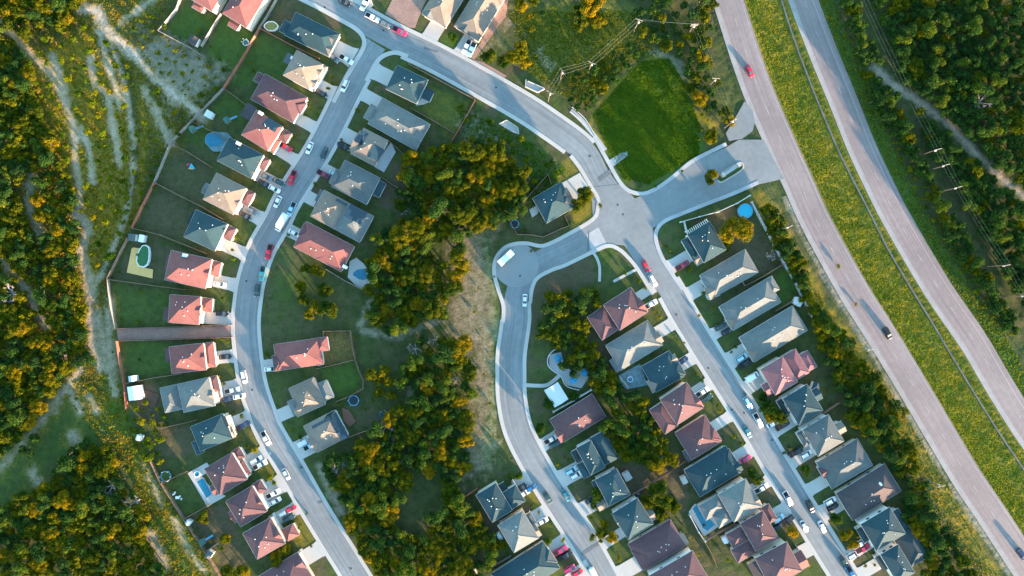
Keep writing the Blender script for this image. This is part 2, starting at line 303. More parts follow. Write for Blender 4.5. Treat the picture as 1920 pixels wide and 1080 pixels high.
# key: (A back corner px, B front corner px, signed width px, storeys, roof, main kind, wings[(s0,s1,t0,t1,kind,z,(roof))], drive (t0,t1), wall)
HS = {
 'Za': ((350,-6),(398,22),-60,2,'red','h',[(18,40,-12,0,'h',2.8)],None,'cream'),
 'Zb': ((417,25),(463,53),-80,2,'red','h',[(20,40,-14,0,'g',2.8)],None,'cream'),
 'W1': ((555,23),(638,64),48,1,'teal','h',[(-13,4,22,46,'h',2.8),(52,88,4,28,'g',3.2,'tan'),(56,92,26,46,'g',3.15,'tan')],(12,46),'cream'),  # tan gables: sunlit facets of the slate blue roof, painted by colour
 'W2': ((557,94),(606,121),54,2,'tan','h',[(20,60,8,24,'g',5.3),(26,62,30,48,'g',5.2),(-13,-1,12,32,'f',2.7,'slate'),(56,66,0,30,'h',2.8)],(26,52),'white'),
 'W3': ((497,138),(577,183),55,1,'maroon','h',[(-13,2,3,22,'h',2.8),(60,96,10,34,'h',3.1)],(32,54),'cream'),
 'W4': ((481,207),(531,238),54,2,'red','h',[(59,80,2,24,'h',2.9,'maroon'),(-22,-1,-4,24,'f',2.6,'brown'),(58,70,24,52,'h',2.9,'red')],(30,52),'cream'),
 'W5': ((430,257),(495,291),50,2,'teal','h',[(30,72,8,24,'g',5.3,'tan'),(40,74,28,46,'g',5.2,'tan'),(72,88,2,26,'h',2.9,'maroon')],(26,50),'cream'),
 'W6': ((406,324),(463,353),56,2,'tan','h',[(64,82,1,30,'h',2.9,'maroon'),(-9,2,26,46,'g',2.9,'grey'),(30,64,20,44,'g',5.3)],(26,52),'cream'),
 'W7': ((368,393),(427,420),56,2,'teal','h',[(64,84,1,28,'h',2.9,'maroon'),(-5,2,4,30,'f',2.7,'teal_dark'),(30,66,4,20,'g',5.3)],(26,50),'cream'),
 'W8': ((321,469),(398,486),57,2,'red','h',[(79,98,2,30,'h',2.9),(48,80,14,40,'g',5.3),(-5,2,10,40,'f',2.7,'maroon')],(26,50),'cream'),
 'W9': ((319,552),(377,556),53,2,'red','h',[(60,81,2,28,'h',2.9),(-9,-1,25,50,'f',2.6,'maroon'),(30,60,14,38,'g',5.3)],(28,50),'cream'),
 'W10': ((317,650),(382,643),51,2,'red','h',[(65,84,0,47,'h',2.9),(-9,-1,2,28,'f',2.7,'maroon'),(34,66,14,38,'g',5.3)],(18,42),'cream'),
 'W11': ((333,720),(392,707),55,2,'grey','h',[(-34,1,0,48,'h',3.6),(60,76,0,30,'h',2.9,'maroon'),(28,62,22,46,'g',5.3,'tan')],(15,45),'cream'),
 'W12': ((357,800),(418,775),50,2,'teal','h',[(-9,6,28,54,'h',2.8),(30,68,6,26,'f',5.9,'teal_dark'),(40,72,28,50,'g',3.2,'tan')],(12,36),'cream'),  # tan wing paints the lit gable of this roof into its colour
 'W13': ((383,879),(435,848),58,2,'maroon','h',[(61,78,-2,20,'h',2.9),(-8,14,34,54,'g',3.4,'red'),(61,72,22,52,'h',2.9,'red')],(18,44),'white'),
 'W14': ((423,940),(473,910),56,2,'maroon','h',[(58,78,-2,22,'h',2.9),(-6,12,20,44,'g',3.6,'red'),(24,58,22,46,'g',5.3,'red')],(8,42),'white'),
 'W15': ((455,1000),(508,970),56,2,'maroon','h',[(66,92,30,55,'h',2.9,'red'),(40,62,20,50,'g',5.3,'red')],(-4,20),'cream'),
 'W16': ((480,1083),(558,1035),60,1,'maroon','h',[(50,92,6,34,'g',3.2),(50,90,34,58,'h',3.1,'red')],(2,32),'cream'),
 'E1': ((803,150),(745,122),-50,1,'teal','h',[(-20,-2,14,36,'f',2.8,'teal_dark'),(4,44,6,26,'g',3.1,'maroon')],(14,44),'white'),
 'E2': ((807,233),(717,183),-56,1,'grey','h',[(96,116,20,50,'h',2.8),(0,50,12,44,'h',3.05)],(0,24),'cream'),
 'E3': ((728,264),(682,240),-54,1,'tan','h',[(44,56,8,50,'g',2.9)],(14,40),'cream'),
 'E4': ((713,334),(647,300),-56,1,'slate','h',[(-15,-1,4,34,'h',2.8,'teal_dark'),(60,82,22,52,'h',2.9)],(22,46),'white'),
 'E5': ((655,381),(608,356),-56,1,'tan','h',[(-52,1,0,56,'h',3.4,'grey'),(42,60,2,26,'f',2.9,'slate')],(14,38),'cream'),
 'E6': ((665,462),(575,415),-54,1,'red','h',[(84,104,4,30,'h',2.9,'maroon'),(10,52,14,54,'h',3.05)],(18,42),'cream'),
 'E7': ((600,633),(513,646),-50,1,'red','h',[(-14,8,0,26,'h',2.9),(70,94,20,50,'h',2.9,'maroon')],(26,48),'white'),
 'E8': ((588,707),(541,728),-56,1,'tan','h',[(46,64,22,52,'h',2.9,'grey'),(-20,0,14,50,'h',2.9,'grey'),(30,58,34,56,'g',3.2)],(28,52),'white'),
 'E9': ((628,768),(569,799),-56,1,'tan','h',[(40,70,24,54,'g',3.1)],(18,54),'white'),
 'J1': ((998,372),(1052,341),54,1,'teal','h',[(44,66,14,36,'g',2.9,'tan'),(24,64,24,52,'h',3.1,'tan')],None,'cream'),
 'S1': ((1131,572),(1183,538),57,2,'maroon','h',[(-38,2,2,54,'h',3.4),(30,64,24,56,'g',5.2,'red')],(14,32),'cream'),
 'S2': ((1135,648),(1214,600),55,1,'grey','h',[(86,98,26,50,'g',2.9,'tan'),(-8,6,28,54,'h',2.8)],(18,42),'cream'),
 'S3': ((1202,687),(1255,657),56,1,'teal','h',[(50,66,10,26,'g',2.9,'tan'),(34,66,26,54,'h',3.1,'teal'),(-6,14,30,54,'g',2.9,'tan')],(22,46),'cream'),
 'S4': ((1237,749),(1287,716),58,2,'maroon','h',[(-28,2,6,60,'h',3.4),(36,62,28,56,'g',5.1,'red')],(14,38),'cream'),
 'S5': ((1265,812),(1321,777),60,1,'maroon','h',[(-8,10,38,60,'f',2.7,'brown'),(36,68,30,58,'h',3.1,'red')],(18,38),'cream'),
 'S6': ((1282,882),(1360,835),58,1,'teal','h',[(70,96,36,56,'g',2.9),(50,94,8,44,'h',3.05)],(18,44),'cream'),
 'S7': ((1346,927),(1398,897),60,2,'grey','h',[(-44,2,0,31,'h',3.35),(-30,2,28,56,'h',3.45),(34,62,30,58,'g',5.1,'tan')],(14,36),'cream'),
 'S8': ((1387,982),(1430,957),60,2,'maroon','h',[(48,66,-6,28,'h',3.0),(-34,2,4,34,'h',3.3),(-40,2,34,62,'h',3.1)],(6,40),'cream'),
 'S9': ((1415,1047),(1475,1015),62,2,'maroon','h',[(-18,2,4,50,'f',2.9,'brown'),(48,84,26,60,'g',3.2,'red')],(18,46),'cream'),
 'R1': ((1330,415),(1288,440),-62,2,'teal','h',[(48,64,4,50,'h',3.0),(36,62,38,60,'g',3.1,'tan')],(24,48),'white'),
 'R2': ((1397,467),(1312,516),-50,1,'grey','h',[(56,104,26,50,'g',3.0,'tan'),(80,100,8,46,'h',2.9,'grey')],(8,34),'white'),
 'R3': ((1438,522),(1348,575),-52,1,'grey','h',[(-10,8,0,30,'h',2.9),(60,106,24,50,'h',2.95,'tan')],(28,50),'white'),
 'R4': ((1486,573),(1386,633),-54,1,'grey','h',[(70,118,26,52,'h',2.95,'tan')],(12,44),'white'),
 'R5': ((1467,668),(1425,693),-56,2,'pink','h',[(-28,2,0,52,'h',3.4),(-46,-24,14,50,'h',3.0),(36,62,26,50,'g',3.2)],(4,30),'cream'),
 'R6': ((1513,720),(1467,748),-58,2,'teal','h',[(-12,6,14,38,'g',3.6,'teal'),(52,66,-2,30,'h',3.0,'teal_dark'),(30,56,10,26,'g',5.0,'tan')],(34,56),'white'),
 'R7': ((1553,777),(1504,806),-58,2,'slate','h',[(-14,6,22,44,'g',4.0,'tan'),(56,70,0,30,'h',3.0),(32,60,6,22,'g',5.0,'tan'),(32,58,34,50,'g',5.0,'tan')],(30,54),'white'),
 'R8': ((1607,822),(1530,867),-58,1,'slate','h',[(60,92,10,34,'g',3.0,'maroon')],(26,50),'cream'),
 'R9': ((1658,869),(1567,925),-60,1,'brown','h',[(84,104,14,50,'h',2.9),(90,106,16,44,'g',2.85)],(4,34),'cream'),
 'R10': ((1668,950),(1613,983),-58,2,'teal','h',[(62,76,4,34,'h',3.0,'teal_dark'),(-12,2,10,54,'h',3.1),(30,62,34,56,'g',4.8,'tan')],(30,50),'white'),
 'R11': ((1683,1020),(1650,1040),-62,2,'teal','h',[(-44,2,-16,50,'h',3.3,'teal_dark'),(36,50,0,30,'f',2.9,'teal_dark')],(0,24),'white'),
 'M1': ((1110,738),(1030,787),-50,1,'maroon','h',[(56,98,22,48,'g',3.0,'red')],(22,46),'white'),
 'M2': ((1108,825),(1080,840),-58,2,'teal','h',[(-30,2,-4,54,'h',3.4),(30,44,2,24,'h',2.9,'teal_dark'),(26,46,28,58,'h',3.0)],(22,54),'white'),
 'M3': ((1156,878),(1115,900),-56,2,'teal','h',[(46,64,18,40,'h',3.0,'teal_dark'),(44,66,36,56,'g',3.0,'tan'),(44,54,0,18,'h',2.9)],(24,52),'white'),
 'M4': ((1195,933),(1147,963),-58,2,'teal','h',[(-12,4,28,52,'g',4.2,'tan'),(-10,-1,-4,20,'f',2.8,'teal_dark'),(34,58,10,28,'g',5.0,'tan')],(30,50),'white'),
 'M5': ((1257,973),(1177,1020),-58,1,'maroon','h',[(-8,6,34,56,'f',3.1,'slate'),(40,94,14,54,'h',3.05)],(26,56),'cream'),
 'M6': ((1298,1032),(1215,1080),-58,2,'maroon','h',[(30,60,20,56,'g',5.2,'red')],(10,46),'white'),
 'L1': ((892,928),(930,905),60,2,'teal','h',[(42,74,22,58,'h',4.6,'teal'),(42,58,6,22,'f',2.9,'teal_dark')],(12,36),'cream'),
 'L2': ((933,985),(980,957),60,2,'grey','h',[(52,66,10,34,'h',2.9,'slate'),(30,62,32,58,'g',3.4,'tan')],(10,34),'cream'),
 'L3': ((920,1076),(1018,1014),60,1,'teal','h',[(80,118,20,48,'h',3.05,'slate')],(8,36),'cream'),
 'T1': ((888,-33),(835,52),52,1,'tan','h',[(70,102,26,50,'g',3.0,'grey')],(0,30),'cream'),
 'T2': ((953,-12),(897,78),54,1,'tan','h',[(76,106,18,46,'g',3.0,'slate')],(2,30),'cream'),
}
STREETREF = {'W': "curved street's outer side", 'E': "curved street's inner side", 'S': "diagonal street's left side",
             'R': "diagonal street's highway side", 'M': "lower middle street's right side", 'L': "lower middle street's left side"}
def ref(k):
    if k == 'J1': return 'alone by the junction above the cul-de-sac'
    if k == 'T1': return 'left of the pair above the top street'
    if k == 'T2': return 'right of the pair above the top street'
    if k == 'Za': return 'leftmost at the top frame edge'
    if k == 'Zb': return 'second from left at the top frame edge'
    return '%s down the %s' % (ORD[int(k[1:])-1], STREETREF[k[0]])
LOOK = {'teal': 'slate blue roof', 'slate': 'dark grey roof', 'grey': 'pale grey roof', 'tan': 'sandy tan roof', 'red': 'coral red roof',
        'maroon': 'maroon roof', 'pink': 'rose pink roof', 'brown': 'dark brown roof'}
XTRA = {'W4': 'with solar panels', 'W13': 'with a long pool', 'E3': 'with two solar arrays', 'E5': 'with rear solar panels', 'E6': 'with a pool below',
        'E9': 'with solar panels', 'M3': 'with solar panels', 'S7': 'beside an L shaped pool', 'R1': 'with a slatted pergola', 'W8': 'beside the oval pool deck', 'R9': 'with satellite dish',
        'W9': 'just above the gravel strip', 'W10': 'just below the gravel strip', 'W1': 'by the top junction', 'E1': 'on the corner lot'}
HRECT = []
DRIVES = []
wallr = random.Random(3)
def axes(A, B, W):
    A = np.array(A, float); B = np.array(B, float); h = (B-A)/np.linalg.norm(B-A); t = np.array([-h[1], h[0]])*(1 if W > 0 else -1)
    return A, h, t, np.linalg.norm(B-A), abs(W)
def wing_pts(A, h, t, s0, s1, t0, t1): return [A+h*s0+t*t0, A+h*s1+t*t0, A+h*s1+t*t1, A+h*s0+t*t1]
PITCH = .50
ALLROOF = {}
def make_house(key, spec):
    A, B, W, st, roof, mk, wings, drive, wall = spec
    A, h, t, L, W = axes(A, B, W)
    z0 = H1 if st == 1 else H2
    cpx = A+h*L/2+t*W/2; c = P(cpx[0], cpx[1], z0)
    ang = math.atan2(-h[1], h[0])
    root = empty('house', (c[0], c[1], 0), ang)
    HRECT.append((A+h*(-24 if any(w[0] < -20 for w in wings) else -4), h, t, L+(44 if any(w[0] < -20 for w in wings) else 12), W))
    inv = Matrix.Rotation(-ang, 3, 'Z')
    def loc(p): return inv@Vector((p[0]-c[0], p[1]-c[1], p[2]))
    lab = '%s house%s, %s' % (LOOK[roof], (' '+XTRA[key]) if key in XTRA else '', ref(key))
    tag(root, lab, 'house', 'houses of the suburb')
    allw = [(0, L, 0, W, mk, z0, roof)]+[tuple(w) if len(w) == 7 else tuple(w)+(roof,) for w in wings]
    rb = {}; wb = MB(); fb = MB(); surf = []
    for wi, (s0, s1, t0, t1, kind, z, rc) in enumerate(allw):
        q = [P(p[0], p[1], z) for p in wing_pts(A, h, t, s0, s1, t0, t1)]
        l = [loc(p) for p in q]
        xs = [p.x for p in l]; ys = [p.y for p in l]; x0, x1, y0, y1 = min(xs), max(xs), min(ys), max(ys)
        b = rb.setdefault(rc, MB()); rm = 'roof_'+rc
        ins = .45; dx, dy = x1-x0, y1-y0; along = dx >= dy
        if kind == 'g' and wi > 0: along = True
        T = .18
        pit = PITCH if wi == 0 else PITCH*(.97-.02*wi)
        wallm = 'wall_'+wall
        zw = z-.02
        # walls
        wb.prism([(x0+ins,y0+ins),(x1-ins,y0+ins),(x1-ins,y1-ins),(x0+ins,y1-ins)], 0, zw, wallm)
        if kind == 'f':
            b.box(x0, x1, y0, y1, z, z+.22, rm)
            surf.append(lambda x, y, a=(x0,x1,y0,y1,z): a[4]+.22 if a[0] < x < a[1] and a[2] < y < a[3] else -1)
            continue
        half = (dy if along else dx)/2; rise = half*pit; zt = z+T
        if kind == 'h':
            if along: r0, r1 = (x0+half, (y0+y1)/2), (x1-half, (y0+y1)/2)
            else: r0, r1 = ((x0+x1)/2, y0+half), ((x0+x1)/2, y1-half)
            if along: fs = [(0,1,5,4), (2,3,4,5), (3,0,4), (1,2,5)]
            else: fs = [(0,1,4), (1,2,5,4), (2,3,5), (3,0,4,5)]
            surf.append(lambda x, y, a=(x0,x1,y0,y1,zt,pit): a[4]+a[5]*min(x-a[0], a[1]-x, y-a[2], a[3]-y) if a[0] < x < a[1] and a[2] < y < a[3] else -1)
        else:
            if along: r0, r1 = (x0, (y0+y1)/2), (x1, (y0+y1)/2)
            else: r0, r1 = ((x0+x1)/2, y0), ((x0+x1)/2, y1)
            if along: fs = [(0,1,5,4), (2,3,4,5)]
            else: fs = [(1,2,5,4), (3,0,4,5)]
            # gable wall triangles
            g = .3
            if along:
                for xe, sgn in ((x0+ins, -1), (x1-ins, 1)):
                    wb.add([(xe,y0+ins,zw),(xe,y1-ins,zw),(xe,(y0+y1)/2,z+T+rise-g*.3-.15)], [(0,1,2) if sgn > 0 else (2,1,0)], wallm)
            else:
                for ye, sgn in ((y0+ins, -1), (y1-ins, 1)):
                    wb.add([(x0+ins,ye,zw),(x1-ins,ye,zw),((x0+x1)/2,ye,z+T+rise-g*.3-.15)], [(2,1,0) if sgn > 0 else (0,1,2)], wallm)
            if along: surf.append(lambda x, y, a=(x0,x1,y0,y1,zt,pit): a[4]+a[5]*min(y-a[2], a[3]-y) if a[0] < x < a[1] and a[2] < y < a[3] else -1)
            else: surf.append(lambda x, y, a=(x0,x1,y0,y1,zt,pit): a[4]+a[5]*min(x-a[0], a[1]-x) if a[0] < x < a[1] and a[2] < y < a[3] else -1)
        cr = [(x0,y0,zt),(x1,y0,zt),(x1,y1,zt),(x0,y1,zt)]
        R0 = (*r0, zt+rise); R1 = (*r1, zt+rise)
        b.add(cr+[R0, R1], fs, rm)
        # soffit under the eaves
        b.add([(x0,y0,z),(x1,y0,z),(x1,y1,z),(x0,y1,z)], [(3,2,1,0)], rm)
        # ridge and hip caps
        lines = [(R0, R1)] if (Vector(R0)-Vector(R1)).length > .3 else []
        if kind == 'h':
            if along: lines += [(cr[0],R0),(cr[3],R0),(cr[1],R1),(cr[2],R1)]
            else: lines += [(cr[0],R0),(cr[1],R0),(cr[2],R1),(cr[3],R1)]
        for a_, b_ in lines: b.tube(Vector(a_)+Vector((0,0,.0)), Vector(b_)+Vector((0,0,.0)), .09, .09, rm, 5)
        # fascia boards
        e = .05
        if kind == 'h' or not along or True:
            fb.box(x0-e, x1+e, y0-e, y0, z-.05, zt+.02, 'fascia'); fb.box(x0-e, x1+e, y1, y1+e, z-.05, zt+.02, 'fascia')
            fb.box(x0-e, x0, y0, y1, z-.05, zt+.02, 'fascia'); fb.box(x1, x1+e, y0, y1, z-.05, zt+.02, 'fascia')
    wb.build('wall', root); ro = None
    for rc, b in rb.items():
        o = b.build('roof', root)
        if rc == roof: ro = o
    fb.build('fascia', root)
    def top(x, y): return max([f(x, y) for f in surf]+[0])
    ALLROOF[key] = (loc, top, root, ro)
    # vents
    r = random.Random(hash(key) % 1000 if False else sum(map(ord, key))*7)
    lx = L*K*.98; ly = W*K*.98
    for i in range(r.choice([4, 5, 6])):
        x = r.uniform(-.25, .2)*lx; y = r.uniform(-.28, .28)*ly; zz = top(x, y)
        b = MB(); b.tube((x,y,zz-.15), (x,y,zz+.28), .11, .11, 'vent', 8); b.tube((x,y,zz+.24), (x,y,zz+.36), .20, .12, 'vent', 8)
        b.build('roof_vent', ro)
    # garage door and windows on the front and back
    fx = lx/2-.45*1.0; hasfront = [w for w in allw[1:] if w[1] > L]
    xf = fx
    if drive:
        tm = (drive[0]+drive[1])/2
        for (s0, s1, t0, t1, kind, z, rc) in allw:
            if t0 <= tm <= t1 and s1 > L: 
                p = loc(P(*(A+h*s1+t*tm), z)); xf = max(xf, p.x-.45)
        yy = loc(P(*(A+h*L+t*tm), 3)).y
        sgn = 1
        b = MB(); b.box(xf+.003, xf+.06, yy-2.4, yy+2.4, .05, 2.3, 'garage')
        for q in range(1, 4): b.box(xf+.06, xf+.075, yy-2.35, yy+2.35, .05+q*.56-.02, .05+q*.56+.02, 'fascia')
        b.build('garage_door', root)
    for (wx, wy, ax) in ((-lx*.25, 1, 'y'), (lx*.15, 1, 'y'), (-lx*.2, -1, 'y'), (lx*.2, -1, 'y'), (-1, .2*ly, 'x')):
        b = MB(); g = MB(); zz = z0-1.9 if st == 2 else 1.0
        if ax == 'y':
            y = wy*(ly/2-.45); a, bb = (y+.003, y+.08) if wy > 0 else (y-.08, y-.003)
            b.box(wx-.7, wx+.7, a, bb, zz, zz+1.25, 'fascia'); c2, d2 = (bb, bb+.02) if wy > 0 else (a-.02, a)
            g.box(wx-.6, wx+.6, c2, d2, zz+.1, zz+1.15, 'glass')
        else:
            x = -(lx/2-.45); b.box(x-.08, x-.003, wy-.7, wy+.7, zz, zz+1.25, 'fascia'); g.box(x-.10, x-.08, wy-.6, wy+.6, zz+.1, zz+1.15, 'glass')
        w_ = b.build('window', root); g.build('pane', w_)
    # driveway
    if drive:
        smax = max([L]+[w[1] for w in allw if w[2] < (drive[0]+drive[1])/2 < w[3] and w[1] < L+30])
        DRIVES.append((A, h, t, smax-4, drive[0], drive[1]))
    return root
for k, sp in HS.items(): make_house(k, sp)
ROADS = [(C1, 20.5), (C2, 22), (C4, 22), (C5, 21)]
def road_gap(p):
    return min(np.min(np.hypot(c[:,0]-p[0], c[:,1]-p[1]))-w for c, w in ROADS)
for (A, h, t, s, t0, t1) in DRIVES:
    def ext(tt):
        d = 0
        while d < 75:
            p = A+h*(s+d)+t*tt
            if road_gap(p) < 1.5: break
            d += 1
        return d
    d0 = ext(t0-1); d1 = ext(t1+1)
    if min(d0, d1) >= 74: continue
    fl0 = 3 if d0 > 20 else 0
    pts = [A+h*s+t*t0, A+h*(s+d0*.75)+t*t0, A+h*(s+d0)+t*(t0-3), A+h*(s+d1)+t*(t1+3), A+h*(s+d1*.75)+t*t1, A+h*s+t*t1]
    o = slab('driveway', [tuple(p) for p in pts], .10, 'concrete')
slab('driveway', [(1054,343),(1087,324),(1102,348),(1104,356),(1092,362),(1084,378),(1075,372),(1062,358)], .10, 'concrete')
slab('driveway', [(1036,1098),(1098,1048),(1118,1082),(1070,1110)], .10, 'concrete')
slab('driveway', [(690,-20),(700,10),(690,20),(672,10),(668,-20)], .10, 'concrete')
# front walks hugging the porches
for pts in ([(556+40,150),(612,150),(610,160)],): pass
for pts in ([(1338,560),(1330,545),(1318,535)], [(1318,535),(1328,560),(1340,556),(1350,552)], [(1092,740),(1088,742)], [(960,905),(968,912),(975,925)], [(992,965),(1000,975),(1008,988)], [(570,1045),(566,1030),(558,1040)], [(508,848),(500,858)], [(447,792),(440,795),(443,812)]):
    path(pts, 4, 'concrete', .11)
# gravel strips
slab('gravel_strip', [(219,617),(330,614),(437,611),(437,631),(330,635),(222,638)], .06, 'gravel')
slab('gravel_lot', [(738,-6),(805,-12),(790,20),(778,52),(768,52),(722,26)], .06, 'gravel')
slab('gravel_strip', [(935,0),(953,0),(948,30),(905,90),(888,112),(880,105),(902,80)], .05, 'gravel')
slab('mulch_bed', [(888,112),(905,116),(950,142),(942,150),(905,133),(885,120)], .05, 'gravel')
# ------------------------------------------------------------------ solar panels
def solar(key, pts_px, rows, cols, zguess, w=1.7, d=1.0, flip=False):
    loc, top, root, ro = ALLROOF[key]; n = 0
    c = loc(P(*pts_px, zguess))
    for i in range(rows):
        for j in range(cols):
            x = c.x+(i-(rows-1)/2)*(d+.04); y = c.y+(j-(cols-1)/2)*(w+.04)
            if flip: x = c.x+(i-(rows-1)/2)*(w+.04); y = c.y+(j-(cols-1)/2)*(d+.04)
            hw, hd = ((d/2, w/2) if not flip else (w/2, d/2))
            cs = [(x-hw,y-hd),(x+hw,y-hd),(x+hw,y+hd),(x-hw,y+hd)]
            z = top(x, y)
            if z <= 0: continue
            gx = (top(x+.2, y)-top(x-.2, y))/.4; gy = (top(x, y+.2)-top(x, y-.2))/.4
            vs = [(a, b, z+gx*(a-x)+gy*(b-y)+.14) for a, b in cs]; vs2 = [(a, b, q-.05) for a, b, q in vs]
            m = MB(); m.add(vs+vs2, [(0,1,2,3),(4,5,1,0),(5,6,2,1),(6,7,3,2),(7,4,0,3)], 'solar'); m.build('solar_panel', ro); n += 1
solar('W4', (511,230), 5, 3, 6.5, flip=False); solar('E5', (668,399), 4, 6, 4.5, flip=True); solar('E5', (644,375), 3, 3, 4.2, flip=True)
solar('E3', (704,286), 4, 3, 4.5); solar('E3', (678,258), 3, 3, 4); solar('E9', (632,797), 3, 7, 4.5); solar('E9', (601,793), 4, 1, 4, flip=True)
solar('M3', (1165,898), 4, 5, 6.6)
# pergola of the corner house, brown deck
A_, h_, t_, L_, W_ = axes((1330,415),(1288,440),-62); loc, top, root, ro = ALLROOF['R1']
for i in range(12):
    s_ = 3+i*4; a_ = loc(P(*(A_+h_*s_-t_*7), 3.0)); c_ = loc(P(*(A_+h_*s_+t_*2), 3.0)); b = MB(); b.tube(a_, c_, .14, .14, 'white', 4); b.build('pergola_slat', root)
for s_ in (3, 47): a_ = loc(P(*(A_+h_*s_-t_*6), 3.0)); b = MB(); b.tube((a_.x,a_.y,0), a_, .1, .1, 'white', 6); b.build('pergola_post', root)
slab('deck', [(641,764),(655,769),(668,790),(656,800),(645,790)], .35, 'deck_brown')
# satellite dish on the brown roof
loc, top, root, ro = ALLROOF['R9']; q = loc(P(1647, 907, 5)); zz = top(q.x, q.y)
b = MB(); b.tube((q.x,q.y,zz-.1),(q.x,q.y,zz+.7),.05,.05,'vent'); b.tube((q.x,q.y,zz+.7),(q.x-.25,q.y-.15,zz+1.0),.15,.75,'white',14); b.build('satellite_dish', ro)
# chimneys
for key, px in (('W4',(490,213)),('W5',(449,270)),('W8',(349,479)),('E6',(644,500)),('W2',(546,106))):
    loc, top, root, ro = ALLROOF[key]; q = loc(P(px[0], px[1], 6)); zz = max(top(q.x, q.y), 3)
    b = MB(); b.box(q.x-.8, q.x+.8, q.y-.5, q.y+.5, zz-.6, zz+1.0, 'wall_cream'); b.box(q.x-.9, q.x+.9, q.y-.6, q.y+.6, zz+1.0, zz+1.12, 'white'); b.build('chimney', ro)
# ------------------------------------------------------------------ fences and walls
def fence(pts, m='fence', h=1.8, label='', gate=None):
    """boards, rails, posts; label says which lot line it is"""
    w = [P(*p)[:2] for p in pts]; c = (sum(p[0] for p in w)/len(w), sum(p[1] for p in w)/len(w))
    root = empty('fence' if m != 'masonry' else 'boundary_wall', (c[0], c[1], 0)); b = MB(); seen = []
    for i in range(len(w)-1):
        a = Vector((w[i][0]-c[0], w[i][1]-c[1])); d = Vector((w[i+1][0]-c[0], w[i+1][1]-c[1]))-a; L = d.length
        if L < .5: continue
        u = d/L; n = Vector((-u.y, u.x)); k = max(1, int(L/(2.4 if m != 'masonry' else 5)))
        for j in range(k):
            p0 = a+u*(L*j/k); p1 = a+u*(L*(j+1)/k); dz = random.uniform(-.04, .04); th = .05 if m != 'masonry' else .12
            b.prism([tuple(p0-n*th), tuple(p1-n*th), tuple(p1+n*th), tuple(p0+n*th)], 0, h+dz, m)
        for j in range(k+1):
            p = a+u*(L*j/k); r = .09 if m != 'masonry' else .25
            if any((p-q).length < .5 for q in seen): continue
            seen.append(p); po = MB(); po.prism([tuple(p-u*r-n*r), tuple(p+u*r-n*r), tuple(p+u*r+n*r), tuple(p-u*r+n*r)], 0, h+.1, m); po.build('post', root)
    b.build('fence_board' if m != 'masonry' else 'wall_panel', root)
    tag(root, label, 'fence' if m != 'masonry' else 'wall', 'fences round the yards')
